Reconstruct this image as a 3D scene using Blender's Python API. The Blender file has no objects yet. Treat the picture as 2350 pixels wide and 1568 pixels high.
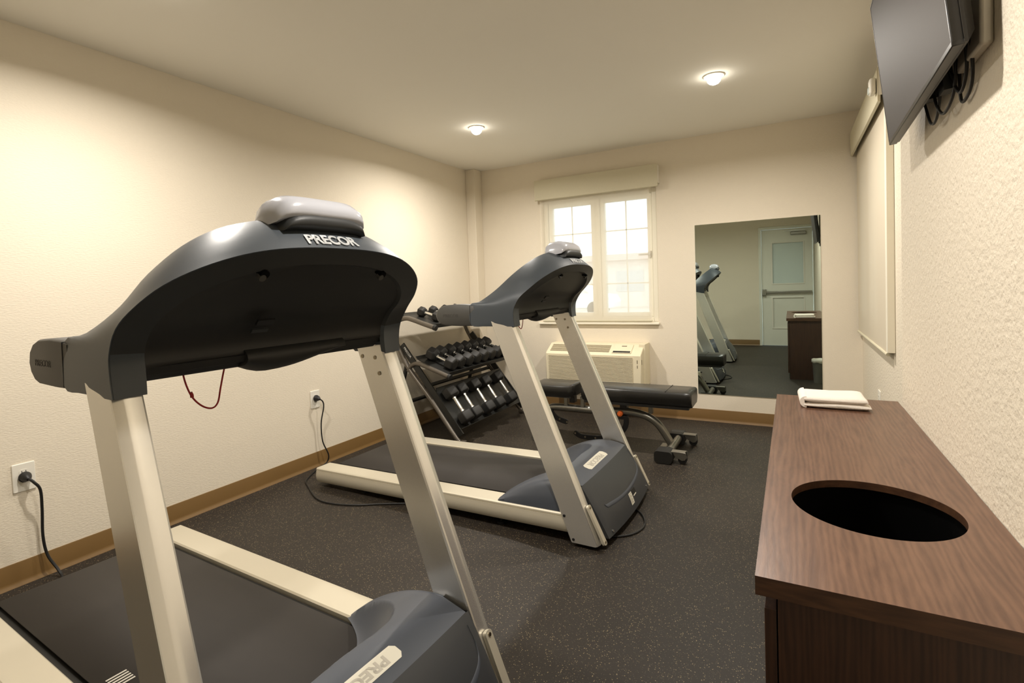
import bpy, bmesh, math, random
from mathutils import Vector, Matrix
random.seed(7)
PI = math.pi
S = bpy.context.scene
COL = S.collection
H = 2.423          # ceiling height
XR = 3.386         # right wall by the window
XN = 3.274         # right wall, nearer portion
YB = -5.6226       # rear wall

# ------------------------------------------------------------------ materials
def srgb(r, g, b):
    f = lambda c: (c/255/12.92) if c/255 <= 0.04045 else ((c/255+0.055)/1.055)**2.4
    return (f(r), f(g), f(b), 1)
MATS = {}
def mat(name, col, rough=.5, metal=0., noise=0., nscale=20., bump=0., bscale=200., spec=.5, stretch=None, coat=0.):
    if name in MATS: return MATS[name]
    m = bpy.data.materials.new(name); m.use_nodes = True
    nt = m.node_tree; b = nt.nodes['Principled BSDF']
    b.inputs['Base Color'].default_value = col
    b.inputs['Roughness'].default_value = rough
    b.inputs['Metallic'].default_value = metal
    b.inputs['Specular IOR Level'].default_value = spec
    if coat: b.inputs['Coat Weight'].default_value = coat; b.inputs['Coat Roughness'].default_value = .12
    tc = nt.nodes.new('ShaderNodeTexCoord'); mp = nt.nodes.new('ShaderNodeMapping')
    nt.links.new(tc.outputs['Object'], mp.inputs[0])
    if stretch: mp.inputs['Scale'].default_value = stretch
    n = nt.nodes.new('ShaderNodeTexNoise'); n.inputs['Scale'].default_value = nscale; n.inputs['Detail'].default_value = 4
    nt.links.new(mp.outputs[0], n.inputs['Vector'])
    mx = nt.nodes.new('ShaderNodeMix'); mx.data_type = 'RGBA'
    k = 1-noise
    mx.inputs[6].default_value = (col[0]*k, col[1]*k, col[2]*k, 1)
    k = 1+noise
    mx.inputs[7].default_value = (min(1, col[0]*k), min(1, col[1]*k), min(1, col[2]*k), 1)
    nt.links.new(n.outputs['Fac'], mx.inputs[0]); nt.links.new(mx.outputs[2], b.inputs['Base Color'])
    if bump:
        n2 = nt.nodes.new('ShaderNodeTexNoise'); n2.inputs['Scale'].default_value = bscale; n2.inputs['Detail'].default_value = 3
        nt.links.new(mp.outputs[0], n2.inputs['Vector'])
        bp = nt.nodes.new('ShaderNodeBump'); bp.inputs['Strength'].default_value = bump; bp.inputs['Distance'].default_value = .004
        nt.links.new(n2.outputs['Fac'], bp.inputs['Height']); nt.links.new(bp.outputs[0], b.inputs['Normal'])
    MATS[name] = m
    return m

WALLC = srgb(227, 217, 198)
M_wall = mat('wall_paint', WALLC, .75, noise=.02, nscale=3, bump=.35, bscale=130, stretch=(1, .55, 1.5))
M_wallR = mat('wall_stipple', WALLC, .7, noise=.02, nscale=3, bump=.9, bscale=75)
M_ceil = mat('ceiling_paint', srgb(244, 241, 232), .9, noise=.01, nscale=2)
M_base = mat('vinyl_base', srgb(118, 90, 50), .45, noise=.06, nscale=5)
M_silver = mat('brushed_aluminium', srgb(236, 234, 228), .27, .8, noise=.03, nscale=6, stretch=(1, 1, 1))
M_rail = mat('champagne_aluminium', srgb(214, 207, 188), .42, .45, noise=.03, nscale=5)
M_shroud = mat('slate_plastic', srgb(62, 68, 74), .42, noise=.04, nscale=9, bump=.05, bscale=900)
M_grip = mat('grip_plastic', srgb(66, 65, 62), .5, noise=.04, nscale=9, bump=.08, bscale=900)
M_dark = mat('charcoal_plastic', srgb(28, 28, 27), .55, noise=.05, nscale=9)
M_inner = mat('dark_grey_band', srgb(40, 42, 43), .5, noise=.05, nscale=9)
M_black = mat('black_plastic', srgb(20, 20, 20), .5, noise=.1, nscale=9)
M_hood = mat('blue_grey_hood', srgb(70, 75, 84), .40, noise=.04, nscale=7, bump=.04, bscale=900)
M_hoodf = mat('hood_front', srgb(56, 58, 61), .42, noise=.04, nscale=7)
M_belt = mat('running_belt', srgb(44, 39, 34), .7, noise=.12, nscale=6, bump=.15, bscale=500, stretch=(1, 4, 1))
M_pod = mat('pearl_plastic', srgb(184, 186, 194), .22, noise=.01, nscale=5, coat=.4)
M_white = mat('white_paint', srgb(232, 228, 216), .45, noise=.01)
M_logo = mat('logo_silver', srgb(222, 224, 224), .4, noise=.01)
M_logodim = mat('logo_embossed', srgb(61, 59, 56), .55, noise=.01)
M_label = mat('label_cream', srgb(226, 222, 206), .45, noise=.01)
M_labtext = mat('label_text', srgb(192, 187, 175), .5, noise=.01)
M_red = mat('red_cord', srgb(150, 22, 26), .6, noise=.1, nscale=60)
M_chrome = mat('chrome', srgb(215, 215, 212), .18, 1., noise=.02)
M_bolt = mat('steel_bolt', srgb(150, 142, 125), .3, 1., noise=.03)
M_blackmetal = mat('black_metal', srgb(26, 26, 26), .45, .3, noise=.1)
M_rack = mat('graphite_tube', srgb(104, 98, 90), .35, .55, noise=.05)
M_shelf = mat('black_shelf', srgb(42, 42, 40), .45, .3, noise=.06)
M_rubber = mat('black_rubber', srgb(30, 29, 27), .6, noise=.15, nscale=40, bump=.1, bscale=300)
M_pad = mat('black_vinyl', srgb(34, 33, 31), .33, noise=.1, nscale=8, bump=.1, bscale=60)
M_bench = mat('silver_tube', srgb(128, 126, 118), .3, .7, noise=.04)
M_orange = mat('orange_plastic', srgb(236, 116, 48), .4, noise=.04)
M_ac = mat('ac_cream', srgb(226, 216, 188), .45, noise=.02)
M_acdark = mat('ac_slot', srgb(132, 122, 102), .7, noise=.02)
M_valance = mat('valance_fabric', srgb(206, 199, 174), .8, noise=.03, nscale=60, bump=.1, bscale=600)
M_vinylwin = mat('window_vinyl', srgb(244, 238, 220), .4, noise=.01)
M_tvback = mat('tv_plastic', srgb(26, 24, 22), .35, noise=.05)
M_screen = mat('tv_screen', srgb(47, 39, 34), .6, noise=.02, spec=.5)
M_plate = mat('mount_plate', srgb(190, 183, 168), .4, .2, noise=.02)
M_towel = mat('white_towel', srgb(240, 232, 222), .9, noise=.03, nscale=90, bump=.5, bscale=420)
M_inside = mat('dark_laminate', srgb(22, 15, 12), .7, noise=.1)
M_holeshade = mat('hole_shade_black', srgb(4, 4, 4), .95, noise=.1, spec=.1)  # near-black that stands for the shade inside holes
M_door = mat('door_paint', srgb(226, 226, 214), .4, noise=.01)
M_steel = mat('brushed_steel', srgb(160, 158, 150), .3, .9, noise=.04)
M_asphalt = mat('asphalt', srgb(196, 188, 176), .9, noise=.05)
M_bldg = mat('stucco', srgb(228, 216, 206), .9, noise=.04)
M_bldgroof = mat('roof_tile', srgb(216, 190, 178), .9, noise=.06)
M_carw = mat('car_paint', srgb(232, 232, 232), .3, noise=.01)
M_carr = mat('car_paint_red', srgb(214, 160, 150), .3, noise=.01)
M_carg = mat('car_glass', srgb(196, 196, 194), .3, noise=.01)

def floor_mat():
    m = bpy.data.materials.new('rubber_floor'); m.use_nodes = True
    nt = m.node_tree; L = nt.links; b = nt.nodes['Principled BSDF']
    tc = nt.nodes.new('ShaderNodeTexCoord')
    n1 = nt.nodes.new('ShaderNodeTexNoise'); n1.inputs['Scale'].default_value = 2.2; n1.inputs['Detail'].default_value = 6
    L.new(tc.outputs['Object'], n1.inputs['Vector'])
    base = nt.nodes.new('ShaderNodeMix'); base.data_type = 'RGBA'
    base.inputs[6].default_value = srgb(36, 32, 27); base.inputs[7].default_value = srgb(46, 40, 34)
    L.new(n1.outputs['Fac'], base.inputs[0])
    prev = base.outputs[2]
    for sc, th, col in ((170, .16, srgb(128, 114, 88)), (260, .15, srgb(92, 84, 72)), (120, .10, srgb(80, 64, 46))):
        v = nt.nodes.new('ShaderNodeTexVoronoi'); v.inputs['Scale'].default_value = sc
        L.new(tc.outputs['Object'], v.inputs['Vector'])
        w = nt.nodes.new('ShaderNodeSeparateColor'); L.new(v.outputs['Color'], w.inputs[0])
        lt = nt.nodes.new('ShaderNodeMath'); lt.operation = 'LESS_THAN'; lt.inputs[1].default_value = .22
        L.new(w.outputs[0], lt.inputs[0])
        ld = nt.nodes.new('ShaderNodeMath'); ld.operation = 'LESS_THAN'; ld.inputs[1].default_value = th*1.9
        L.new(v.outputs['Distance'], ld.inputs[0])
        mu = nt.nodes.new('ShaderNodeMath'); mu.operation = 'MULTIPLY'
        L.new(lt.outputs[0], mu.inputs[0]); L.new(ld.outputs[0], mu.inputs[1])
        mx = nt.nodes.new('ShaderNodeMix'); mx.data_type = 'RGBA'
        L.new(mu.outputs[0], mx.inputs[0]); L.new(prev, mx.inputs[6]); mx.inputs[7].default_value = col
        prev = mx.outputs[2]
    L.new(prev, b.inputs['Base Color'])
    b.inputs['Roughness'].default_value = .55; b.inputs['Specular IOR Level'].default_value = .3
    n3 = nt.nodes.new('ShaderNodeTexNoise'); n3.inputs['Scale'].default_value = 150
    L.new(tc.outputs['Object'], n3.inputs['Vector'])
    bp = nt.nodes.new('ShaderNodeBump'); bp.inputs['Strength'].default_value = .25; bp.inputs['Distance'].default_value = .002
    L.new(n3.outputs['Fac'], bp.inputs['Height']); L.new(bp.outputs[0], b.inputs['Normal'])
    return m
M_floor = floor_mat()

def wood_mat(name, ca, cb, sc, rough=.35):
    m = bpy.data.materials.new(name); m.use_nodes = True
    nt = m.node_tree; L = nt.links; b = nt.nodes['Principled BSDF']
    tc = nt.nodes.new('ShaderNodeTexCoord'); mp = nt.nodes.new('ShaderNodeMapping'); mp.inputs['Scale'].default_value = sc
    L.new(tc.outputs['Object'], mp.inputs[0])
    n0 = nt.nodes.new('ShaderNodeTexNoise'); n0.inputs['Scale'].default_value = 1.6; n0.inputs['Detail'].default_value = 2
    L.new(mp.outputs[0], n0.inputs['Vector'])
    n = nt.nodes.new('ShaderNodeTexNoise'); n.inputs['Scale'].default_value = 11; n.inputs['Detail'].default_value = 8; n.inputs['Roughness'].default_value = .65
    ad = nt.nodes.new('ShaderNodeVectorMath'); ad.operation = 'MULTIPLY_ADD'
    L.new(n0.outputs['Color'], ad.inputs[0]); ad.inputs[1].default_value = (.5, .5, .5); L.new(mp.outputs[0], ad.inputs[2])
    L.new(ad.outputs[0], n.inputs['Vector'])
    w = nt.nodes.new('ShaderNodeTexWave'); w.inputs['Scale'].default_value = 5; w.inputs['Distortion'].default_value = 9
    w.inputs['Detail'].default_value = 3; w.inputs['Detail Scale'].default_value = 1.2
    L.new(mp.outputs[0], w.inputs['Vector'])
    mxf = nt.nodes.new('ShaderNodeMath'); mxf.operation = 'MULTIPLY_ADD'; mxf.inputs[1].default_value = .22
    L.new(w.outputs['Fac'], mxf.inputs[0]); L.new(n.outputs['Fac'], mxf.inputs[2])
    cr = nt.nodes.new('ShaderNodeValToRGB'); cr.color_ramp.elements[0].position = .38; cr.color_ramp.elements[1].position = .82
    cr.color_ramp.elements[0].color = ca; cr.color_ramp.elements[1].color = cb
    L.new(mxf.outputs[0], cr.inputs[0]); L.new(cr.outputs[0], b.inputs['Base Color'])
    b.inputs['Roughness'].default_value = rough
    bp = nt.nodes.new('ShaderNodeBump'); bp.inputs['Strength'].default_value = .12; bp.inputs['Distance'].default_value = .002
    L.new(n.outputs['Fac'], bp.inputs['Height']); L.new(bp.outputs[0], b.inputs['Normal'])
    return m
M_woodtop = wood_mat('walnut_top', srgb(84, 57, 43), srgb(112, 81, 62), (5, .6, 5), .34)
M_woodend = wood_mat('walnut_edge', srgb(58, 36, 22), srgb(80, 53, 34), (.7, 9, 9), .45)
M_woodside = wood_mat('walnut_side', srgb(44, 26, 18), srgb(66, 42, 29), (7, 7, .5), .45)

def fabric_mat(name, col, transp, transl):
    m = bpy.data.materials.new(name); m.use_nodes = True
    nt = m.node_tree; L = nt.links; nt.nodes.clear()
    out = nt.nodes.new('ShaderNodeOutputMaterial')
    tc = nt.nodes.new('ShaderNodeTexCoord'); nz = nt.nodes.new('ShaderNodeTexNoise'); nz.inputs['Scale'].default_value = 400
    L.new(tc.outputs['Object'], nz.inputs['Vector'])
    mxc = nt.nodes.new('ShaderNodeMix'); mxc.data_type = 'RGBA'
    mxc.inputs[6].default_value = tuple(c*.96 for c in col[:3])+(1,); mxc.inputs[7].default_value = col
    L.new(nz.outputs['Fac'], mxc.inputs[0])
    d = nt.nodes.new('ShaderNodeBsdfDiffuse'); t = nt.nodes.new('ShaderNodeBsdfTranslucent'); tr = nt.nodes.new('ShaderNodeBsdfTransparent')
    L.new(mxc.outputs[2], d.inputs[0]); L.new(mxc.outputs[2], t.inputs[0])
    a = nt.nodes.new('ShaderNodeMixShader'); a.inputs[0].default_value = transl
    L.new(d.outputs[0], a.inputs[1]); L.new(t.outputs[0], a.inputs[2])
    c = nt.nodes.new('ShaderNodeMixShader'); c.inputs[0].default_value = transp
    L.new(a.outputs[0], c.inputs[1]); L.new(tr.outputs[0], c.inputs[2])
    L.new(c.outputs[0], out.inputs[0])
    return m
M_blind = fabric_mat('sheer_blind', srgb(250, 245, 232), .42, .45)
M_blind2 = fabric_mat('dense_blind', srgb(216, 206, 186), .01, .06)

def glass_mat(name, frost=0.):
    m = bpy.data.materials.new(name); m.use_nodes = True
    nt = m.node_tree; L = nt.links; nt.nodes.clear()
    out = nt.nodes.new('ShaderNodeOutputMaterial')
    tr = nt.nodes.new('ShaderNodeBsdfTransparent'); tr.inputs[0].default_value = (.94, .97, .96, 1)
    g = nt.nodes.new('ShaderNodeBsdfGlossy'); g.inputs['Roughness'].default_value = .02
    f = nt.nodes.new('ShaderNodeFresnel'); f.inputs[0].default_value = 1.45
    mx = nt.nodes.new('ShaderNodeMixShader'); L.new(f.outputs[0], mx.inputs[0]); L.new(tr.outputs[0], mx.inputs[1]); L.new(g.outputs[0], mx.inputs[2])
    L.new(mx.outputs[0], out.inputs[0])
    return m
M_glass = glass_mat('window_glass')
M_frost = mat('frosted_glass', srgb(206, 218, 214), .3, noise=.03, nscale=3)
def mirror_mat():
    m = bpy.data.materials.new('mirror_silvering'); m.use_nodes = True
    b = m.node_tree.nodes['Principled BSDF']
    b.inputs['Base Color'].default_value = (.60, .69, .645, 1); b.inputs['Metallic'].default_value = 1; b.inputs['Roughness'].default_value = .004
    return m
M_mirror = mirror_mat()
def emis(name, col, s):
    m = bpy.data.materials.new(name); m.use_nodes = True
    b = m.node_tree.nodes['Principled BSDF']
    b.inputs['Emission Color'].default_value = col; b.inputs['Emission Strength'].default_value = s
    return m
M_lamp = emis('lamp_lens', (1, .93, .80, 1), 14)

# ------------------------------------------------------------------ mesh helper
SPLIT = {'shroud_core', 'pad_post', 'end_cap', 'rear_roller_bracket', 'side_screw', 'bolt', 'hood_screw', 'slot', 'screw_recess', 'side_marking', 'input_socket', 'hinge_block', 'ladder_rivet', 'cross_bar', 'collar', 'mount_arm'}
class MB:
    def __init__(s): s.v = []; s.f = []; s.m = []
    def add(s, vs, fs, mi=0):
        o = len(s.v); s.v += [tuple(v) for v in vs]; s.f += [tuple(i+o for i in f) for f in fs]; s.m += [mi]*len(fs)
    def box(s, x0, x1, y0, y1, z0, z1, mi=0, M=None):
        vs = [(x, y, z) for x in (x0, x1) for y in (y0, y1) for z in (z0, z1)]
        if M: vs = [M @ Vector(v) for v in vs]
        s.add(vs, [(0, 1, 3, 2), (4, 6, 7, 5), (0, 4, 5, 1), (2, 3, 7, 6), (0, 2, 6, 4), (1, 5, 7, 3)], mi); return s
    def loft(s, rings, closed=True, cap0=True, cap1=True, mi=0):
        n = len(rings[0]); vs = [v for r in rings for v in r]; fs = []
        for i in range(len(rings)-1):
            for j in range(n if closed else n-1):
                k = (j+1) % n; fs.append((i*n+j, i*n+k, (i+1)*n+k, (i+1)*n+j))
        if closed and cap0: fs.append(tuple(reversed(range(n))))
        if closed and cap1: fs.append(tuple((len(rings)-1)*n+j for j in range(n)))
        s.add(vs, fs, mi); return s
    def tube(s, pts, r, n=12, mi=0, smooth=0, rs=None, caps=True):
        P = [Vector(p) for p in pts]
        if smooth: P = spline(P, smooth)
        rings = []; up = None
        for i, p in enumerate(P):
            d = (P[min(i+1, len(P)-1)]-P[max(i-1, 0)]).normalized()
            if up is None:
                up = Vector((0, 0, 1)) if abs(d.z) < .9 else Vector((1, 0, 0))
            a = d.cross(up).normalized(); up = a.cross(d).normalized()
            rr = r if rs is None else rs[min(i, len(rs)-1)]
            rings.append([p+(a*math.cos(t)+up*math.sin(t))*rr for t in [2*PI*k/n for k in range(n)]])
        s.loft(rings, True, caps, caps, mi); return s
    def prism(s, prof, fn, a, b, mi=0):
        s.loft([[fn(p, a) for p in prof], [fn(p, b) for p in prof]], True, True, True, mi); return s
    def build(s, name, m, parent=None, bev=0., seg=2, ang=35, loc=None, rot=None, solid=0.):
        if name in SPLIT:
            par = list(range(len(s.v)))
            def fd(i):
                while par[i] != i: par[i] = par[par[i]]; i = par[i]
                return i
            for f in s.f:
                for i in f[1:]: par[fd(i)] = fd(f[0])
            comp = {}
            for f in s.f: comp.setdefault(fd(f[0]), []).append(f)
            if len(comp) > 1:
                o = None
                for fs in comp.values():
                    used = sorted({i for f in fs for i in f}); mp = {i: k for k, i in enumerate(used)}
                    q = MB(); q.v = [s.v[i] for i in used]; q.f = [tuple(mp[i] for i in f) for f in fs]; q.m = [0]*len(q.f)
                    SPLIT.discard(name); o = q.build(name, m, parent, bev, seg, ang, loc, rot, solid); SPLIT.add(name)
                return o
        me = bpy.data.meshes.new(name); me.from_pydata(s.v, [], s.f); me.update()
        bm = bmesh.new(); bm.from_mesh(me); bmesh.ops.remove_doubles(bm, verts=bm.verts, dist=1e-6)
        bmesh.ops.recalc_face_normals(bm, faces=bm.faces); bm.to_mesh(me); bm.free()
        for mm in (m if isinstance(m, (list, tuple)) else [m]): me.materials.append(mm)
        if isinstance(m, (list, tuple)) and len(me.polygons) == len(s.m):
            for p, i in zip(me.polygons, s.m): p.material_index = i
        for p in me.polygons: p.use_smooth = True
        me.set_sharp_from_angle(angle=math.radians(ang))
        o = bpy.data.objects.new(name, me); COL.objects.link(o)
        if solid:
            q = o.modifiers.new('thick', 'SOLIDIFY'); q.thickness = solid; q.offset = 0
        if bev:
            q = o.modifiers.new('bev', 'BEVEL'); q.width = bev; q.segments = seg; q.limit_method = 'ANGLE'; q.angle_limit = math.radians(40)
            q.harden_normals = False
        if parent: o.parent = parent
        if loc: o.location = loc
        if rot: o.rotation_euler = rot
        return o

def spline(P, k):
    P = [Vector(p) for p in P]; out = []
    for i in range(len(P)-1):
        a = P[i-1] if i else P[0]*2-P[1]; b = P[i]; c = P[i+1]; d = P[i+2] if i+2 < len(P) else P[-1]*2-P[-2]
        for j in range(k):
            t = j/k
            out.append(.5*((2*b)+(c-a)*t+(2*a-5*b+4*c-d)*t*t+(3*b-a-3*c+d)*t**3))
    out.append(P[-1]); return out
def empty(name, label, cat, loc=(0, 0, 0), rz=0, group=None):
    o = bpy.data.objects.new(name, None); COL.objects.link(o); o.location = loc; o.rotation_euler = (0, 0, rz)
    o.empty_display_size = .1; return tag(o, label, cat, group)
def tag(o, label, cat, group=None):
    o['label'] = label; o['category'] = cat
    if group: o['group'] = group
    return o
def struct(o): o['kind'] = 'structure'; return o
def text(name, body, size, m, parent, M, off=.0, ext=.0006, sx=1., bold=0.):
    cu = bpy.data.curves.new(name, 'FONT'); cu.body = body; cu.size = size; cu.extrude = ext; cu.offset = bold
    cu.align_x = 'CENTER'; cu.align_y = 'CENTER'; cu.space_character = .98
    t = bpy.data.objects.new('tmp', cu); COL.objects.link(t)
    dg = bpy.context.evaluated_depsgraph_get(); me = bpy.data.meshes.new_from_object(t.evaluated_get(dg))
    bpy.data.objects.remove(t); bpy.data.curves.remove(cu)
    me.name = name
    for v in me.vertices: v.co = M @ Vector((v.co.x*sx, v.co.y, v.co.z+off))
    me.materials.clear(); me.materials.append(m)
    o = bpy.data.objects.new(name, me); COL.objects.link(o)
    if parent: o.parent = parent
    return o
def frame(o, x, y):            # matrix whose local x, y axes are the given directions
    x = Vector(x).normalized(); z = x.cross(Vector(y)).normalized(); y = z.cross(x)
    M = Matrix((x, y, z)).transposed().to_4x4(); M.translation = Vector(o); return M
def disc(mb, c, n, r, h, k=16, mi=0):
    c = Vector(c); n = Vector(n).normalized(); mb.tube([c, c+n*h], r, k, mi); return mb
def rrect(w, h, r, k=4):
    out = []
    for cx, cy, a0 in ((w/2-r, h/2-r, 0), (-w/2+r, h/2-r, 90), (-w/2+r, -h/2+r, 180), (w/2-r, -h/2+r, 270)):
        for i in range(k+1):
            a = math.radians(a0+90*i/k); out.append((cx+r*math.cos(a), cy+r*math.sin(a)))
    return out

# ------------------------------------------------------------------ room shell
T = .14
mb = MB(); mb.box(-T, XR+T, YB-T, T, -.12, 0); struct(mb.build('floor', M_floor))
mb = MB(); mb.box(-T, XR+T, YB-T, T, H, H+.12); struct(mb.build('ceiling', M_ceil))
mb = MB(); mb.box(-T, 0, YB, 0, 0, H); struct(mb.build('wall_left', M_wall))
# back wall with window opening, plus the shallow chase in the left corner
wx0, wx1, wz0, wz1 = .80, 1.895, .85, 2.045
mb = MB()
mb.box(-T, wx0, 0, T, 0, H); mb.box(wx1, XR+T, 0, T, 0, H); mb.box(wx0, wx1, 0, T, 0, wz0); mb.box(wx0, wx1, 0, T, wz1, H)
struct(mb.build('wall_back', M_wall))
mb = MB(); mb.box(.0005, .108, -.138, -.0005, 0, H-.0005); struct(mb.build('trim_1', M_wall, bev=.004))
# right wall: recessed part with window, nearer part standing proud
vy0, vy1, vz0, vz1 = -1.10, -.12, .84, 2.045
mb = MB()
mb.box(XR, XR+T, -2.355, vy0, 0, H); mb.box(XR, XR+T, vy1, 0, 0, H); mb.box(XR, XR+T, vy0, vy1, 0, vz0); mb.box(XR, XR+T, vy0, vy1, vz1, H)
mb.box(XN, XR+T, YB, -2.355, 0, H)
struct(mb.build('wall_right', M_wallR))
# rear wall with doorway
dx0, dx1, dz = 2.462, 3.252, 2.05
mb = MB(); mb.box(-T, dx0-.04, YB-T, YB, 0, H); mb.box(dx1+.018, XR+T, YB-T, YB, 0, H); mb.box(dx0-.04, dx1+.018, YB-T, YB, dz+.04, H)
struct(mb.build('wall_rear', M_wall))

def baseboard(name, p0, p1, nrm):
    n = Vector(nrm); prof = [(0, 0), (.014, 0), (.013, .003), (.006, .012), (.004, .024), (.004, .098), (.0025, .1018), (0, .1018)]
    mb = MB(); mb.loft([[Vector(p)+n*(q[0])+Vector((0, 0, q[1])) for q in prof] for p in (p0, p1)])
    return struct(mb.build(name, M_base, ang=60))
baseboard('baseboard_left', (0.0003, YB, 0), (0.0003, -.138, 0), (1, 0, 0))
baseboard('baseboard_back', (.108, -.0003, 0), (XR, -.0003, 0), (0, -1, 0))
baseboard('baseboard_right', (XR-.0003, -2.355, 0), (XR-.0003, 0, 0), (-1, 0, 0))
baseboard('baseboard_rightnear', (XN-.0003, YB, 0), (XN-.0003, -2.355, 0), (-1, 0, 0))
baseboard('baseboard_rear', (0, YB+.0003, 0), (dx0-.045, YB+.0003, 0), (0, 1, 0))
bpy.data.objects['baseboard_rightnear'].name = 'baseboard_front'

# ------------------------------------------------------------------ windows
def window(name, along, o0, o1, z0, z1, face, out, full=True):
    """frame set in the opening; along = axis 0/1, face = coordinate of the inner wall plane, out = +1 direction outwards"""
    def B(mb, a0, a1, d0, d1, zz0, zz1, mi=0):
        d0, d1 = face+d0, face+d1
        if along == 0: mb.box(a0, a1, min(d0, d1), max(d0, d1), zz0, zz1, mi)
        else: mb.box(min(d0, d1), max(d0, d1), a0, a1, zz0, zz1, mi)
    root = bpy.data.objects.new(name, None); COL.objects.link(root); struct(root)
    g = .0005
    mb = MB()
    f = .045
    B(mb, o0+g, o0+f, .02, .11, z0+g, z1-g); B(mb, o1-f, o1-g, .02, .11, z0+g, z1-g)
    B(mb, o0+f, o1-f, .02, .11, z0+g, z0+f); B(mb, o0+f, o1-f, .02, .11, z1-f, z1-g)
    mid = (o0+o1)/2; B(mb, mid-.022, mid+.022, .02, .11, z0+f, z1-f)
    fr = mb.build('window_frame', M_vinylwin, root, bev=.003)
    for a0, a1 in ((o0+f, mid-.022), (mid+.022, o1-f)):
        mb = MB(); s = .042
        B(mb, a0+.001, a0+s, .03, .08, z0+f+.001, z1-f-.001); B(mb, a1-s, a1-.001, .03, .08, z0+f+.001, z1-f-.001)
        B(mb, a0+s, a1-s, .03, .08, z0+f+.001, z0+f+s); B(mb, a0+s, a1-s, .03, .08, z1-f-s, z1-f-.001)
        sa = mb.build('sash', M_vinylwin, root, bev=.003)
        mb = MB(); B(mb, a0+s-.003, a1-s+.003, .052, .057, z0+f+s-.003, z1-f-s+.003)
        mb.build('pane', M_glass, sa)
        mb = MB(); c = (a0+a1)/2; gz0, gz1 = z0+f+s, z1-f-s
        B(mb, c-.006, c+.006, .045, .051, gz0, gz1)
        for q in (.26, .74): B(mb, a0+s, a1-s, .045, .051, gz0+(gz1-gz0)*q-.006, gz0+(gz1-gz0)*q+.006)
        mb.build('muntin', M_vinylwin, sa)
    mb = MB()
    B(mb, mid+.035, mid+.065, .012, .03, (z0+z1)/2-.03, (z0+z1)/2+.03); B(mb, mid+.045, mid+.055, -.004, .012, (z0+z1)/2-.10, (z0+z1)/2-.02)
    # the lever handle sits on the outer stile of the right sash
    mb = MB(); hz = 1.455
    B(mb, o1-.082, o1-.06, .012, .03, hz-.03, hz+.03); B(mb, o1-.17, o1-.062, .004, .014, hz-.008, hz+.008)
    mb.build('window_handle', M_plate, root, bev=.002)
    return root
win1 = window('window_1', 0, wx0, wx1, wz0, wz1, 0, 1)
mb = MB(); mb.box(wx0-.07, wx1+.005, -.035, -.0005, wz0-.022, wz0-.004); mb.build('window_sill', M_vinylwin, win1, bev=.003)
win2 = window('window_2', 1, vy0, vy1, vz0, vz1, XR, 1)
mb = MB(); mb.box(XR-.034, XR-.0005, -1.425, -1.376, .80, 2.085); mb.build('light_leak_strip', M_vinylwin, win2, bev=.002)  # pale strip put here for the daylight leaking past the blind edge

def roller_blind(label, m, horiz, a0, a1, face, zt, zb, ztop, depth, gap, va0=None, va1=None):
    """horiz 0: on the back wall (faces -y); 1: on the right wall (faces -x)"""
    def P(a, d, z): return (a, face-d, z) if horiz == 0 else (face-d, a, z)
    va0 = a0-.012 if va0 is None else va0; va1 = a1+.012 if va1 is None else va1
    c = P((a0+a1)/2, 0, ztop)
    root = empty('roller_blind', label, 'blind', c)
    def Q(a, d, z): return Vector(P(a, d, z))-Vector(c)
    mb = MB()
    prof = [(.001, ztop), (depth, ztop), (depth+.002, ztop-.01), (depth, zt), (depth-.012, zt-.006), (depth-.012, ztop-.014), (.001, ztop-.014)]
    mb.loft([[Q(a, d, z) for d, z in prof] for a in (va0, va1)])
    mb.build('valance', M_valance, root, ang=30)
    mb = MB()
    for a in (va0, va1-.006):
        mb.loft([[Q(q, d, z) for d, z in ((.001, ztop-.003), (depth-.003, ztop-.003), (depth-.003, zt+.03), (.001, zt+.03))] for q in (a-.001, a+.007)])
    mb.build('end_cap', M_white, root)
    mb = MB(); mb.tube([Q(a0+.005, .042, ztop-.05), Q(a1-.005, .042, ztop-.05)], .02, 16); mb.build('roller_tube', M_white, root)
    N = 24; mb = MB()
    rows = []
    for i in range(N+1):
        z = (ztop-.05)+(zb-ztop+.05)*i/N
        rows.append([Q(a0+(a1-a0)*j/20, gap+.0012*math.sin(j*1.3)*i/N, z) for j in range(21)])
    mb.loft(rows, closed=False); mb.build('blind_fabric', m, root)
    mb = MB(); mb.tube([Q(a0, gap, zb), Q(a1, gap, zb)], .009, 10); mb.build('bottom_bar', M_valance, root)
    return root
roller_blind('sheer cream roller blind lowered over the bright back window beside the air conditioner', M_blind, 0, .785, 1.842, -.0002, 2.035, .862, 2.223, .085, .035, .755, 1.927)
roller_blind('opaque cream roller blind lowered on the right wall beyond the television', M_blind2, 1, -1.372, -.035, XR-.0002, 2.09, .785, 2.258, .062, .026, -1.40, -.012)
# small white sensor above the right blind
r = empty('motion_sensor', 'small white sensor on the end of the right window valance behind the television', 'sensor', (XR-.0650, -1.36, 2.175))
mb = MB(); mb.box(-.030, -.0005, -.03, .03, -.042, .042); mb.build('sensor_body', M_white, r, bev=.012, seg=3)
mb = MB(); mb.box(-.034, -.028, -.016, .016, -.035, .0); mb.build('sensor_lens', M_frost, r, bev=.004)

# ------------------------------------------------------------------ mirror
r = MB(); r.box(2.2109, 3.1262, -.006, -.0006, .2332, 1.6754)
mo = r.build('wall_mirror', [M_mirror], bev=.0008, seg=1)
tag(mo, 'tall frameless mirror on the back wall reflecting a white door', 'mirror')

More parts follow.
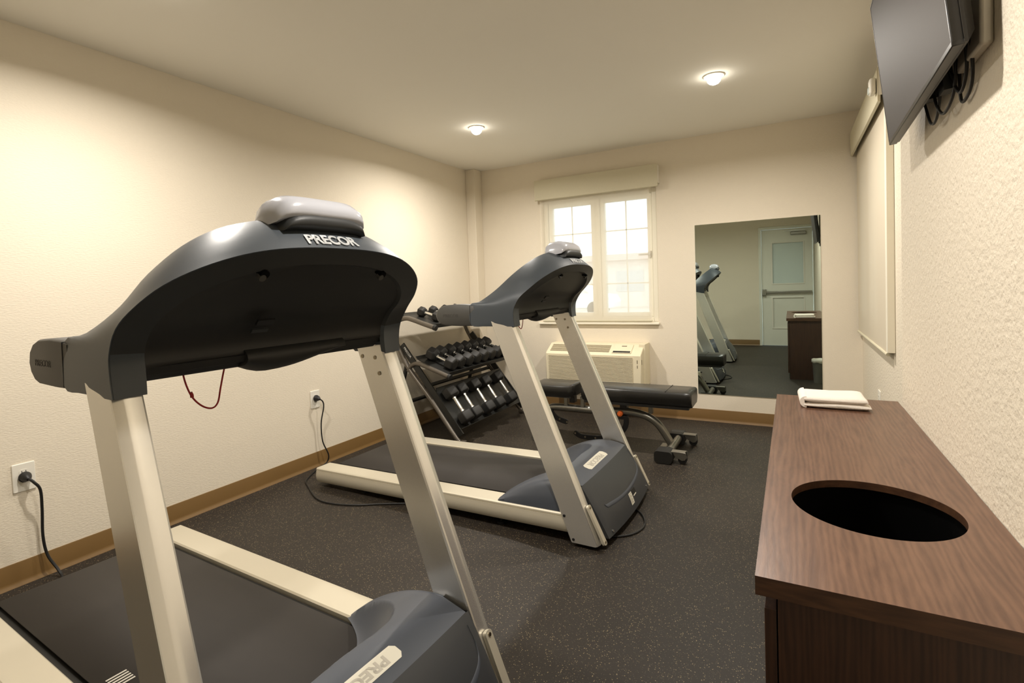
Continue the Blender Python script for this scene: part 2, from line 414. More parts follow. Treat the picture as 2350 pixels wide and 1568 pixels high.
# ------------------------------------------------------------------ outlets and cords
def outlet(label, x, y, z, nrm, w=.078, h=.122):
    rz = {'x': 0, '-x': PI, '-y': -PI/2}[nrm]
    r = empty('wall_outlet', label, 'outlet', (x, y, z), rz, None)
    mb = MB(); mb.loft([[Vector((d, p[0], p[1])) for p in rrect(w-k, h-k, .004)] for d, k in ((.0006, 0), (.004, 0), (.006, .004))]); mb.build('cover_plate', M_white, r)
    for s in (-1, 1):
        mb = MB(); mb.loft([[Vector((d, p[0], p[1]+s*.021)) for p in rrect(.032, .028, .01)] for d in (.006, .0072)])
        so = mb.build('socket', M_white, r)
        mb = MB(); mb.box(.0070, .0075, -.008, -.0055, s*.021-.001, s*.021+.008); mb.box(.0070, .0075, .0055, .008, s*.021-.001, s*.021+.008)
        mb.build('slot', M_black, so)
    mb = MB(); disc(mb, (.006, 0, 0), (1, 0, 0), .003, .0012, 10); mb.build('screw', M_bolt, r)
    return r
outlet('white wall outlet nearest the camera, low on the left wall', 0, -3.762, .46, 'x')
outlet('white wall outlet on the left wall behind the near treadmill, above the far treadmill', 0, -2.185, .472, 'x')
outlet('white outlet plate low on the recessed right wall past the cabinet', XR, -.86, .44, '-x')
def cord(label, y, z, pts, r=.0045):
    root = empty('power_cord', label, 'power cord', (0.008, y, z))
    o = Vector((0.008, y, z))
    mb = MB(); mb.tube([(0, 0, 0), (.004, 0, 0), (.010, 0, 0), (.013, 0, 0), (.024, 0, -.001), (.034, 0, -.003), (.042, 0, -.006)], .02, 20, rs=[.0195, .0225, .0225, .0195, .018, .012, .007])
    mb.build('plug', M_black, root)
    mb = MB(); mb.tube([Vector(p)-o for p in pts], r, 8, smooth=6); mb.build('cable', M_black, root)
    return root
cord('thick black cord from the near left outlet down behind the near treadmill', -3.762, .462,
     [(.046, -3.762, .460), (.060, -3.748, .440), (.058, -3.728, .40), (.045, -3.722, .31), (.035, -3.722, .19), (.04, -3.712, .10), (.075, -3.69, .03), (.13, -3.70, .006), (.30, -3.80, .006), (.60, -3.90, .006), (1.2, -3.85, .006), (1.85, -3.80, .006)], .0058)
cord('thin black cord from the far left outlet looping on the floor under the far treadmill', -2.185, .48,
     [(.044, -2.185, .478), (.055, -2.165, .455), (.05, -2.156, .41), (.03, -2.166, .30), (.03, -2.160, .17), (.045, -2.128, .07), (.03, -2.135, .012), (.06, -2.24, .006), (.16, -2.42, .006), (.255, -2.490, .006), (.466, -2.605, .006),
      (.609, -2.620, .006), (.762, -2.575, .006), (.892, -2.500, .006), (1.2, -2.36, .006), (1.8, -2.20, .006), (2.10, -2.02, .006), (2.20, -2.01, .006), (2.262, -2.11, .006), (2.268, -2.21, .006), (2.22, -2.30, .006), (2.12, -2.34, .006), (1.95, -2.30, .006)], .0045)

# ------------------------------------------------------------------ ceiling lights
for i, (x, y, lb) in enumerate(((.853, -1.284, 'lit recessed ceiling downlight over the dumbbell rack, left of the two in view'), (2.538, -1.31, 'lit recessed ceiling downlight in front of the mirror, right of the two in view'),
                     (.853, -3.60, None), (2.538, -3.60, None))):  # rear pair is out of view, added to light the near treadmill's front
    r = empty('recessed_downlight', lb or ('unseen recessed downlight added above the near treadmill on the %s side' % ('left' if x < 1 else 'right')), 'ceiling light', (x, y, H), 0, 'recessed downlights')
    mb = MB(); n = 40; prof = [(.060, -.0008), (.060, -.004), (.056, -.006), (.043, -.003), (.038, -.0012)]
    mb.loft([[Vector((q[0]*math.cos(2*PI*k/n), q[0]*math.sin(2*PI*k/n), q[1])) for q in prof] for k in range(n+1)], closed=False); mb.build('trim_ring', M_white, r, solid=.001)
    mb = MB(); mb.tube([(0, 0, -.0012), (0, 0, -.018), (0, 0, -.034), (0, 0, -.045), (0, 0, -.051), (0, 0, -.053)], .04, 32, rs=[.040, .0405, .036, .026, .013, .003]); mb.build('lamp_lens', M_lamp, r)
    ld = bpy.data.lights.new('lamp', 'AREA'); ld.shape = 'DISK'; ld.size = .085; ld.color = (1, .935, .85); ld.energy = (19, 17, 19, 14)[i]
    ld.spread = math.radians(165)
    lo = bpy.data.objects.new('lamp', ld); COL.objects.link(lo); lo.location = (0, 0, -.058); lo.parent = r

# ------------------------------------------------------------------ rear door (seen in the mirror)
d = bpy.data.objects.new('door_1', None); COL.objects.link(d); d.location = (dx0, YB, 0); struct(d)
W_ = dx1-dx0
mb = MB(); 
mb.box(-.04, 0, -.10, .016, .001, dz+.04); mb.box(W_, W_+.016, -.10, .016, .001, dz+.04); mb.box(0, W_, -.10, .016, dz, dz+.04)
mb.build('door_frame', M_door, d, bev=.003)
mb = MB(); a, b_ = .155, W_-.125
y0, y1 = -.06, -.016
mb.box(.003, a, y0, y1, .006, dz-.004); mb.box(b_, W_-.003, y0, y1, .006, dz-.004)
for z0, z1 in ((.006, .30), (.86, 1.08), (1.82, dz-.004)): mb.box(a, b_, y0, y1, z0, z1)
lf = mb.build('door_leaf', M_door, d)
mb = MB()
for z0, z1 in ((.30, .86), (1.08, 1.82)):
    mb.box(a, a+.018, y1-.004, y1+.008, z0, z1); mb.box(b_-.018, b_, y1-.004, y1+.008, z0, z1)
    mb.box(a+.018, b_-.018, y1-.004, y1+.008, z0, z0+.018); mb.box(a+.018, b_-.018, y1-.004, y1+.008, z1-.018, z1)
mb.build('moulding', M_white, lf, bev=.003)
mb = MB(); mb.box(a-.002, b_+.002, -.042, -.034, 1.08, 1.82); mb.build('door_pane', M_frost, lf)
mb = MB(); mb.box(a-.002, b_+.002, -.042, -.030, .30, .86); mb.build('door_panel', M_door, lf)
mb = MB(); mb.box(.01, W_-.02, .018, .045, .925, .965); mb.build('push_bar', M_steel, lf, bev=.006)
mb = MB(); mb.box(.005, .075, -.015, .055, .89, 1.0); mb.build('latch_box', M_steel, lf, bev=.008)
mb = MB(); mb.box(W_-.33, W_-.09, -.015, .04, 1.93, 1.985); mb.build('door_closer', M_steel, lf, bev=.01)
mb = MB(); mb.box(-.15, .15, -.008, .008, 0, .008, M=Matrix.Translation((W_-.27, .05, 1.995)) @ Matrix.Rotation(.12, 4, 'Z')); mb.build('closer_arm', M_steel, lf)

# ------------------------------------------------------------------ treadmills
def cr(P, n):   # subdivide list of tuples by spline
    return [tuple(v) for v in spline(P, n)]
FH = [(-.386, .399, 1.015), (-.389, .401, 1.060), (-.382, .403, 1.105), (-.350, .402, 1.155), (-.305, .388, 1.195), (-.262, .355, 1.235), (-.228, .300, 1.268), (-.203, .230, 1.293), (-.190, .155, 1.307), (-.184, .075, 1.313), (-.183, 0, 1.314)]
SH = [(-.545, .393, 1.015), (-.640, .393, 1.022), (-.642, .388, 1.122), (-.598, .362, 1.140), (-.525, .322, 1.196), (-.445, .298, 1.265), (-.38, .262, 1.320), (-.335, .208, 1.358), (-.311, .132, 1.380), (-.300, .065, 1.388), (-.298, 0, 1.390)]
GH = [(-.387, .337, 1.015), (-.391, .336, 1.064), (-.388, .338, 1.100), (-.362, .338, 1.140), (-.322, .332, 1.172), (-.284, .306, 1.205), (-.252, .258, 1.234), (-.228, .195, 1.257), (-.214, .130, 1.270), (-.208, .065, 1.276), (-.207, 0, 1.277)]

def make_treadmill(label, loc, rz, lean):
    root = empty('treadmill', label, 'treadmill', loc, rz, 'two matching treadmills')
    sh = lambda p: Vector((p[0]+lean*p[2]/1.02, p[1], p[2]))
    def fin(mb): mb.v = [tuple(sh(v)) for v in mb.v]; return mb
    # side rails ------------------------------------------------
    def zr(u): return .1175+.0248*(u+1.85)/1.65
    for s in (-1, 1):
        prof = [(.406, -.016), (.408, -.030), (.411, -.045), (.409, -.068), (.398, -.088), (.380, -.096), (.300, -.096), (.294, -.090), (.292, -.006), (.297, 0), (.398, 0), (.4045, -.005), (.4055, -.012), (.403, -.013), (.403, -.0155)]
        us = [-1.85, -1.4, -.9, -.5, -.12]
        mb = MB(); mb.loft([[Vector((u, s*p[0], zr(u)+p[1])) for p in prof] for i, u in enumerate(us)])
        ra = fin(mb).build('side_rail', M_rail, root, ang=28)
        for u in (-1.50, -.55):
            mb = MB(); disc(mb, (u, s*.345, 0.0), (0, 0, 1), .022, .012, 16); disc(mb, (u, s*.345, .012), (0, 0, 1), .008, .05, 12)
            fin(mb).build('levelling_foot', M_blackmetal, ra)
    # deck and belt ----------------------------------------------
    mb = MB()
    mb.loft([[Vector((u, v, zr(u)+dz)) for v, dz in ((-.29, -.055), (.29, -.055), (.29, -.022), (-.29, -.022))] for u in (-1.80, -.15)])
    fin(mb).build('deck', M_black, root)
    mb = MB(); prof = []
    for k in range(9):
        a = PI/2+PI*k/8; prof.append((-1.795+.026*math.cos(a), zr(-1.8)-.036+.027*math.sin(a)))
    prof = [(-.20, zr(-.2)-.008)]+prof+[(-.20, zr(-.2)-.064)]
    mb.loft([[Vector((p[0], v, p[1])) for v in (-.268, .268)] for p in prof], closed=False)
    belt = fin(mb).build('running_belt', M_belt, root, solid=.003)
    mb = MB()
    for i in range(5):
        u = -.948+i*.0135; w = .052
        mb.box(u, u+.0065, -.243, -.243+w, zr(u)-.0062, zr(u)-.0056)
    if lean > 0: fin(mb).build('belt_marking', M_labtext, belt)
    mb = MB()
    for s in (-1, 1): mb.box(-1.83, -1.76, s*.281-.010, s*.281+.010, zr(-1.8)-.07, zr(-1.8)-.012)
    fin(mb).build('rear_roller_bracket', M_black, root)
    # uprights ----------------------------------------------------
    for s in (-1, 1):
        def sec(u0, u1, vo, vi, z, tb=0.):
            # rounded channel section: front u1, back u0, outer vo, inner vi
            c = .010
            P = [(u0, vi), (u0, vo-.004), (u0+.004, vo), (u1-.008, vo), (u1-.006, vo-.002), (u1, vo-.019), (u1+.0005, vo-.021), (u1+.001, (vo+vi)/2-.004), (u1, vi+.006), (u1-.003, vi+.002), (u1-.010, vi), (u0+.006, vi)]
            return P
        mb = MB(); rings = []
        for z, u0, u1, vo, vi in ((.020, -.137, -.012, .416, .361), (.024, -.140, -.004, .416, .360), (.16, -.190, -.055, .4150, .3588), (1.040, -.522, -.404, .397, .3385)):
            rings.append([Vector((p[0], s*p[1], z+(.022*(p[0]-u1)/(u0-u1) if z < .03 and p[0] < -.1 else 0)*0)) for p in sec(u0, u1, vo, vi, z)])
        mb.loft(rings)
        up = fin(mb).build('upright', M_silver, root, ang=14)
        # rear lip line of the channel
        mb = MB()
        for u, z in ((-.166, .138), (-.125, .035)): disc(mb, (u, s*.4145, z), (0, s, 0), .0065, .003, 12)
        fin(mb).build('side_screw', M_black, up)
        mb = MB()
        for u, z in ((-.494, 1.0), (-.437, .998), (-.420, .948)): disc(mb, (u, s*.342, z), (0, -s, 0), .0065, .004, 12)
        fin(mb).build('bolt', M_bolt, up)
        # clamp plate on the lower front edge
        A = Vector((-.0560, s*.387, .182)); B = Vector((.010, s*.387, .036)); dr = (A-B).normalized()
        nrm = Vector((dr.z, 0, -dr.x)); mb = MB(); M = frame((A+B)/2+nrm*.0, dr, Vector((0, 1, 0)))
        n3 = (M.to_3x3() @ Vector((0, 0, 1))); sg = 1 if n3.x > 0 else -1
        Lh = (A-B).length/2+.012
        mb.loft([[M @ Vector((p[0], p[1], sg*h)) for p in rrect(2*Lh, .030, .010)] for h in (-.003, .007, .009)])
        cp = fin(mb).build('clamp_plate', M_rail, up)
        mb = MB()
        for q in (A, B): disc(mb, q+n3*sg*.009, n3*sg, .0055, .0035, 12)
        fin(mb).build('bolt', M_bolt, cp)
    # motor hood ---------------------------------------------------
    mb = MB(); NU, NV = 90, 120
    def rear(v):     # rear boundary of the hood over the belt
        a = abs(v)
        if a < .12: return -.385
        if a < .292:
            t = (a-.12)/.172; return -.385-.17*t**2.6
        return -.555+.02*((a-.292)/.1)
    EDGE = [(rear(.2915*q/70), .2915*q/70) for q in range(71)]
    RP = spline([Vector((p, q, 0)) for p, q in ((-.240, -.02), (-.236, .06), (-.234, .12), (-.243, .18), (-.268, .222), (-.300, .250), (-.338, .270), (-.385, .286), (-.44, .297), (-.50, .302), (-.56, .304))], 10)
    RIM = [(p.x, p.y) for p in RP]
    def rim_u(a):
        for (p0, q0), (p1, q1) in zip(RIM, RIM[1:]):
            if q0 <= a <= q1: return p0+(p1-p0)*(a-q0)/(q1-q0+1e-9)
        return -.6
    def top(u, v):
        a = abs(v); R = -.100+.010*(1-(v/.36)**2)
        base = zr(u)+.0005
        # crown of the hood
        t = (u+.555)/(R+.555); t = max(0, min(1, t))
        crown = .128+.152*math.sin(min(1, t*1.22)*PI/2)**.85
        crown += .018*(1-(v/.40)**2)*math.sin(PI*min(1, t*.95))
        crown -= .018*max(0, (t-.78)/.22)**1.5
        if a > .33: crown -= (crown-base)*((a-.33)/.075)**3*.9
        # scooped opening around the belt
        k = 1.
        if a < .304 and u < rim_u(a):
            d1 = math.sqrt(min((u-p)**2+(a-q)**2 for p, q in EDGE)); d2 = math.sqrt(min((u-p)**2+(a-q)**2 for p, q in RIM))
            pw = max(0, min(1, (a-.10)/.11)); pw = pw*pw*(3-2*pw); k = (d1/(d1+d2+1e-9))**(.8+.65*pw)
        return base-.006+(crown-base+.006)*k
    rows = []
    for j in range(NV+1):
        v = -.395+.79*j/NV
        # the hood narrows to pass between the uprights
        row = []
        r0 = rear(v); r1 = -.100+.010*(1-(v/.36)**2)
        if abs(v) > .345: r1 = -.19+.0*(abs(v)-.345)
        for i in range(NU+1):
            q = i/NU; u = r0+(r1-r0)*q; row.append(Vector((u, v, top(u, v))))
        rows.append(row)
    mb.loft(rows, closed=False)
    for s in (-1, 1):    # outer side skirts
        row = rows[0] if s < 0 else rows[-1]
        mb.loft([row, [Vector((p.x, p.y, zr(p.x)-.003)) for p in row]], closed=False)
    ho = fin(mb).build('motor_hood', M_hood, root, ang=50, solid=0)
    mb = MB(); rows = []
    NF = 16; NV2 = 40
    for i in range(NF+1):
        q = i/NF; row = []
        for j in range(NV2+1):
            v = -.352+.704*j/NV2; e = 1-(v/.352)**2
            ut = -.100+.010*(1-(v/.36)**2); zt = top(ut, v)
            u = ut+(.125+.012*e)*q**.9+.022*math.sin(PI*q)*e**.5; z = zt+(.040-zt)*q
            row.append(Vector((u, v, z)))
        rows.append(row)
    mb.loft(rows, closed=False)
    for j in (0, -1):
        col = [r_[j] for r_ in rows]; mb.loft([col, [Vector((-.20, p.y, p.z)) for p in col]], closed=False)
    mb.loft([rows[-1], [Vector((-.20, p.y, p.z)) for p in rows[-1]]], closed=False)
    fr = fin(mb).build('hood_front', M_hoodf, root, ang=50)
    def front(q, v, off=.002):
        e = max(0, 1-(v/.352)**2); ut = -.100+.010*(1-(v/.36)**2); zt = top(ut, v)
        return Vector((ut+(.125+.012*e)*q**.9+.022*math.sin(PI*q)*e**.5+off, v, zt+(.040-zt)*q+off*.4))
    mb = MB()
    arc = [(.10, .322), (.30, .318), (.44, .30), (.515, .25), (.55, .15), (.565, 0), (.55, -.12), (.515, -.225), (.50, -.262), (.455, -.275)]
    pts = spline([Vector((a_, b2, 0)) for a_, b2 in arc], 8); n_ = len(pts)
    rings = []
    for i, p in enumerate(pts):
        wdt = .009*min(1, .15+3*i/n_)*min(1, .2+6*(n_-1-i)/n_)/.009
        dq = .035*wdt
        rings.append([front(p.x-dq, p.y, .0005), front(p.x-dq*.6, p.y, .0022), front(p.x+dq*.6, p.y, .0022), front(p.x+dq, p.y, .0005)])
    mb.loft(rings, closed=False); fin(mb).build('trim_groove', M_hood, fr, ang=80)
    mb = MB()
    for v in (-.30, .30): disc(mb, front(.93, v, 0), (1, 0, .4), .006, .004, 12)
    fin(mb).build('hood_screw', M_chrome, fr)
    mb = MB(); mb.loft([[front(q, v, .0015) for v in (-.025, .02)] for q in (.62, .70, .78, .86)], closed=False); st = fin(mb).build('rating_sticker', M_label, fr)
    mb = MB()
    for k in range(9): 
        q = .64+k*.022; mb.loft([[front(q, v, .0021) for v in (-.021, .016-.02*(k % 3 == 1))], [front(q+.008, v, .0021) for v in (-.021, .016-.02*(k % 3 == 1))]], closed=False)
    fin(mb).build('sticker_print', M_acdark, st)
    mb = MB(); mb.loft([[front(q, v, .0015) for v in (.03, .085)] for q in (.62, .70, .76)], closed=False); st = fin(mb).build('warning_sticker', M_black, fr)
    mb = MB(); mb.loft([[front(q, v, .0021) for v in (.032, .080)] for q in (.725, .75)], closed=False); fin(mb).build('sticker_print', M_label, st)
    # name plate on the hood
    def topo(u, v, off): return Vector((u+off*.15, v, top(u, v)+off))
    mb = MB()
    ol = [(-.144+p[1], p[0]-.026) for p in rrect(.270, .046, .012, 5)]
    c = [topo(u, v, .0012) for u, v in ol]; grid = []
    rowsL = []
    for k in range(25):
        v = -.026-.135+.27*k/24; hw = .023
        e_ = .135-abs(v+.026)
        if e_ < .012: hw = .023-.012+math.sqrt(max(0, .012**2-(.012-e_)**2))
        rowsL.append([topo(-.144-hw+2*hw*i/6, v, .0012) for i in range(7)])
    mb.loft(rowsL, closed=False); npl = fin(mb).build('name_plate', M_label, ho)
    cc = topo(-.144, -.026, .002); e1 = topo(-.144, -.06, .002)-cc; e2 = topo(-.13, -.026, .002)-topo(-.158, -.026, .002)
    t = text('plate_lettering', 'PRECOR', .040, M_labtext, npl, frame(cc, e1, e2), ext=.0006, sx=1.28, bold=.0012)
    for v in t.data.vertices:
        v.co = Vector((v.co.x, v.co.y, top(v.co.x, v.co.y)+.0018)); v.co = sh(v.co)
    # console -------------------------------------------------------
    n = 4
    def full(Hf):
        a = cr(Hf, n); L_ = [Vector((p[0], -p[1], p[2])) for p in a]; R_ = [Vector(p) for p in reversed(a[:-1])]
        return L_+R_
    F, Sx, G = full(FH), full(SH), full(GH)
    cen = Vector((-.45, 0, 1.10))
    mb = MB(); rings = []
    for f_, s_, g_ in zip(F, Sx, G):
        ax = ((f_+s_)/2-cen); ax.x *= .2; ax = ax.normalized() if ax.length else ax
        bf = max(0, min(1, (f_.z-1.10)/.12)); ax = ax*bf
        m1 = f_.lerp(s_, .12)+ax*.004; m2 = f_.lerp(s_, .33)+ax*.010; m3 = f_.lerp(s_, .62)+ax*.010; m4 = f_.lerp(s_, .88)+ax*.005
        inn = (g_-f_).normalized()
        rings.append([f_+inn*.004+Vector((-.001, 0, 0)), f_, m1, m2, m3, m4, s_, s_+(cen-s_).normalized()*.012])
    mb.loft(rings, closed=False)
    co = fin(mb).build('console_shell', M_shroud, root, ang=38)
    mb = MB(); rings = []
    for f_, s_, g_ in zip(F, Sx, G):
        inn = (g_-f_); 
        rings.append([f_+inn.normalized()*.003, f_.lerp(g_, .5)+Vector((-.002, 0, .0)), g_, g_+Vector((-.012, 0, .004))+(cen-g_).normalized()*.006])
    mb.loft(rings, closed=False)
    m0 = fin(mb); ib = m0.build('inner_band', [M_inner, M_shroud], root, ang=38)
    for p in ib.data.polygons:
        if p.center.z < 1.10: p.material_index = 1
    # lower boxes around the upright tops
    mb = MB()
    for s in (-1, 1):
        ring = lambda z, du, vi, vo: [Vector((-.530-du, s*vo, z)), Vector((-.530-du, s*vi, z)), Vector((-.398, s*vi, z)), Vector((-.398, s*vo, z))]
        mb.loft([ring(1.015, 0, .341, .384), ring(1.05, .04, .339, .380), ring(1.10, .07, .338, .365)])
    fin(mb).build('shroud_core', M_shroud, co)
    # dark rear panel
    mb = MB(); half = cr(GH, n)[n:]
    rows = []
    for p in half:
        row = []
        for j in range(17):
            w = -1+2*j/16; d = (1-w*w)
            row.append(Vector((p[0]-.010-.010*min(1, d*3), p[1]*w, p[2]+.003)))
        rows.append(row)
    # rows run from z 1.064 (bottom) to the apex; start a little lower
    b0 = [Vector((-.44, v.y, 1.035)) for v in rows[0]]
    mb.loft([b0]+rows, closed=False)
    pn = fin(mb).build('back_panel', M_dark, root, ang=50)
    mb = MB()
    for v in (-.172, .172):
        mb.tube([(-.222, v, 1.252), (-.262, v, 1.282)], .0105, 14)
    fin(mb).build('screw_recess', M_holeshade, pn)
    for v in (-.172, .172):
        mb = MB(); mb.tube([(-.2245, v-.004, 1.245), (-.236, v-.004, 1.253)], .008, 12); fin(mb).build('recess_lip', M_grip, pn)
    mb = MB(); M = frame((-.352, -.093, 1.148), (0, 1, 0), (.68, 0, .73))
    mb.box(-.022, .022, -.008, .008, .0, .006, M=M); fin(mb).build('port_cover', M_black, pn)
    mb = MB(); M = frame((-.368, -.098, 1.128), (0, 1, 0), (.68, 0, .73)); mb.box(-.022, .020, -.005, .006, .0, .006, M=M); fin(mb).build('port_lip', M_inner, pn)
    # user side display
    mb = MB(); half = cr(SH, n)[2*n:]; rows = []
    for p in half:
        rows.append([Vector((p[0]+.010, p[1]*(-1+2*j/12)*.985, p[2]-.012)) for j in range(13)])
    mb.loft(rows, closed=False); ds = fin(mb).build('display_face', M_inner, root, ang=50)
    M = frame((-.425, 0, 1.268), (0, -1, 0), (.76, 0, .65))
    mb = MB(); mb.loft([[M @ Vector((p[0], p[1], h)) for p in rrect(.34, .15, .02)] for h in (-.008, .006, .008)]); fin(mb).build('screen', M_screen, ds)
    # cross beam under the console
    mb = MB()
    prof = [(-.435, 1.040), (-.425, 1.058), (-.47, 1.10), (-.60, 1.11), (-.625, 1.09), (-.61, 1.05), (-.565, 1.036), (-.50, 1.030)]
    mb.loft([[Vector((p[0], v, p[1])) for p in prof] for v in (-.339, .339)]); fin(mb).build('cross_beam', M_black, root, ang=40)
    mb = MB()
    mb.loft([[Vector((u, v, z)) for u, z in ((-.428, 1.075), (-.405, 1.066), (-.412, 1.050), (-.438, 1.046))] for v in (-.338, .338)]); fin(mb).build('panel_lip', M_dark, root)
    # rounded nose below the panel centre
    mb = MB(); rings = []
    for k in range(13):
        t = k/12; v = -.112+.30*t; hh = .040*math.sin(PI*min(1, .18+t*1.05 if t < .4 else 1-(t-.4)*1.4))
        hh = .042*(math.sin(PI*(.16+.34*t/.25)) if t < .25 else max(.02, math.cos((t-.25)/.75*PI/2)))
        rings.append([Vector((-.445+a_*.050, v, 1.056+b2*(hh if b2 < 0 else .03))) for a_, b2 in ((math.cos(q), math.sin(q)) for q in [2*PI*i/16 for i in range(16)])])
    mb.loft(rings); fin(mb).build('sensor_nose', M_dark, root, ang=60)
    # handles
    for s in (-1, 1):
        pr = [(-.60, 1.016), (-.70, 1.014), (-.805, 1.016), (-.835, 1.024), (-.858, 1.042), (-.868, 1.066), (-.861, 1.092), (-.838, 1.112), (-.800, 1.124), (-.72, 1.128), (-.66, 1.126), (-.62, 1.120)]
        cx, cz = -.70, 1.07
        mb = MB(); rings = []
        for v, k in ((.332, .90), (.336, .965), (.344, 1.), (.374, 1.), (.384, .985), (.390, .94), (.392, .90)):
            rings.append([Vector((cx+(p[0]-cx)*(k if p[0] < -.7 else 1), s*v, cz+(p[1]-cz)*k)) for p in pr])
        mb.loft(rings); h_ = fin(mb).build('handle', M_grip, root, ang=45)
        mb = MB(); mb.box(-.6435, -.6425, min(s*.336, s*.3935), max(s*.336, s*.3935), 1.020, 1.122)
        fin(mb).build('grip_seam', M_dark, h_)
        t = text('grip_lettering', 'PRECOR', .022, M_logodim, h_, frame((-.765, s*.3922, 1.068), (-s, 0, 0), (0, 0, 1)), ext=.0005, sx=1.2)
        for v in t.data.vertices: v.co = sh(v.co)
    # accessory pod on top
    mb = MB(); rings = []
    pr = [(-.335, 1.368), (-.345, 1.392), (-.338, 1.418), (-.315, 1.436), (-.275, 1.441), (-.240, 1.434), (-.219, 1.418), (-.213, 1.398), (-.218, 1.386), (-.26, 1.372)]
    N2 = 20
    for k in range(N2+1):
        t = -1+2*k/N2; v = -.004+.124*t; e = (1-abs(t)**5)**.34 if abs(t) < 1 else .0
        e = max(e, .30)
        rings.append([Vector((-.278+(p[0]+.278)*(.55+.45*e), v, 1.366+(p[1]-1.366)*e)) for p in pr])
    mb.loft(rings); pod = fin(mb).build('accessory_pod', M_pod, root, ang=60)
    mb = MB(); rings = []
    for k in range(N2+1):
        t = -1+2*k/N2; v = -.006+.115*t; e = (1-abs(t)**4)**.45 if abs(t) < 1 else 0
        e = max(e, .12)
        pr2 = [(-.30, 1.362), (-.30, 1.394), (-.228, 1.3945), (-.212, 1.388), (-.206, 1.376), (-.210, 1.364), (-.226, 1.356)]
        rings.append([Vector((-.26+(p[0]+.26)*(.75+.25*e), v, 1.350+(p[1]-1.350)*e)) for p in pr2])
    mb.loft(rings); fin(mb).build('pod_grille', M_inner, pod, ang=60)
    # logo on the top band
    iF, iS = F[len(F)//2], Sx[len(Sx)//2]
    ctr = iF.lerp(iS, .165); yd = (iS-iF)
    t = text('brand_lettering', 'PRECOR', .042, M_logo, co, frame(ctr, (0, 1, 0), yd), ext=.0004, sx=.95, bold=.0014)
    AF, AS = F, Sx
    import bisect
    vs_ = [f_.y for f_ in F]
    nn = (yd.cross(Vector((0, 1, 0)))).normalized(); nn = nn if nn.z > 0 else -nn
    for v in t.data.vertices:
        i = min(max(bisect.bisect(vs_, v.co.y-.012), 1), len(F)-1); a_ = (v.co.y-.012-vs_[i-1])/(vs_[i]-vs_[i-1]+1e-9)
        f_ = F[i-1].lerp(F[i], a_); s_ = Sx[i-1].lerp(Sx[i], a_)
        w = .165+((v.co-ctr).dot(yd.normalized()))/yd.length
        h = .0125*math.sin(PI*max(0, min(1, w)))**.6
        v.co = sh(f_.lerp(s_, w)*1.0+nn*(h*.95+.0008))
    # safety lanyard
    mb = MB()
    cp = [(-.455, -.232, 1.082), (-.47, -.226, 1.033), (-.47, -.212, .984), (-.47, -.190, .954), (-.47, -.165, .941), (-.47, -.149, .952), (-.47, -.140, .990), (-.47, -.127, 1.040), (-.455, -.117, 1.080)]
    if lean < 0: cp = [(-.47, -.205, 1.06), (-.47, -.21, 1.02), (-.47, -.19, .992), (-.47, -.172, .985), (-.47, -.158, 1.0), (-.47, -.141, 1.046), (-.46, -.138, 1.07)]
    mb.tube(cp, .0021, 8, smooth=8)
    if lean > 0: mb.tube([(-.47, -.2115, .988), (-.47, -.209, .982), (-.47, -.2085, .976)], .0042, 8)
    fin(mb).build('safety_cord', M_red, root)
    return root
make_treadmill('large silver and slate treadmill nearest the camera at the left', (2.1526, -3.8047, 0), -.0563, .02)
make_treadmill('silver and slate treadmill farther away, in front of the dumbbell rack and bench', (2.1613, -2.0793, 0), -.0132, -.02)

# ------------------------------------------------------------------ cabinet
CX0, CX1, CY0, CY1, CH = 2.8663, 3.2725, -3.767, -2.2608, .7215
cab = empty('cabinet', 'dark walnut cabinet with an oval-looking round hole in its top along the right wall', 'cabinet', (CX0, CY0, 0))
wX, wY = CX1-CX0, CY1-CY0
tt = .0315
hx, hy, hr = 3.0683-CX0, -3.3851-CY0, .1495
angs = sorted(set([2*PI*k/96 for k in range(96)]+[math.atan2(b-hy, a-hx) % (2*PI) for a in (0, wX) for b in (0, wY)]))
def rp(t):
    c, s_ = math.cos(t), math.sin(t); k = min((wX-hx)/c if c > 1e-9 else 1e9, -hx/c if c < -1e-9 else 1e9, (wY-hy)/s_ if s_ > 1e-9 else 1e9, -hy/s_ if s_ < -1e-9 else 1e9)
    return hx+k*c, hy+k*s_
mb = MB(); rings = []
for t in angs+[angs[0]]:
    a, b = rp(t); c, d2 = hx+hr*math.cos(t), hy+hr*math.sin(t)
    rings.append([Vector((c, d2, CH)), Vector((a, b, CH)), Vector((a, b, CH-tt)), Vector((c, d2, CH-.017))])
n_ = len(rings)
vs = [v for r_ in rings[:-1] for v in r_]; fs = []; mi = []
for i in range(n_-1):
    k = (i+1) % (n_-1)
    for j in range(4):
        l = (j+1) % 4; fs.append((i*4+j, i*4+l, k*4+l, k*4+j))
        mi.append(0 if j in (0, 2) else 1)
mb.v = [tuple(v) for v in vs]; mb.f = fs; mb.m = mi
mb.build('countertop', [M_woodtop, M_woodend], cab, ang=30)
g = .016
mb = MB(); mb.box(g, g+.018, .022, wY-.02, .075, CH-tt-.0005); 
mb = MB()
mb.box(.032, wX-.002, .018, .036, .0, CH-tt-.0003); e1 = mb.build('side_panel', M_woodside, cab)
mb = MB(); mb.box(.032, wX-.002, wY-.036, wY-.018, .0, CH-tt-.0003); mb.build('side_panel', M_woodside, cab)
mb = MB(); mb.box(wX-.010, wX-.0025, .036, wY-.036, .0, CH-tt-.0005); mb.build('back_panel', M_inside, cab)
mb = MB(); mb.box(.034, wX-.010, .036, wY-.036, .07, .088); mb.build('bottom_shelf', M_inside, cab)
mb = MB(); mb.box(.06, .075, .036, wY-.036, .0, .07); mb.build('toe_kick', M_inside, cab)
dw = (wY-.036)/2
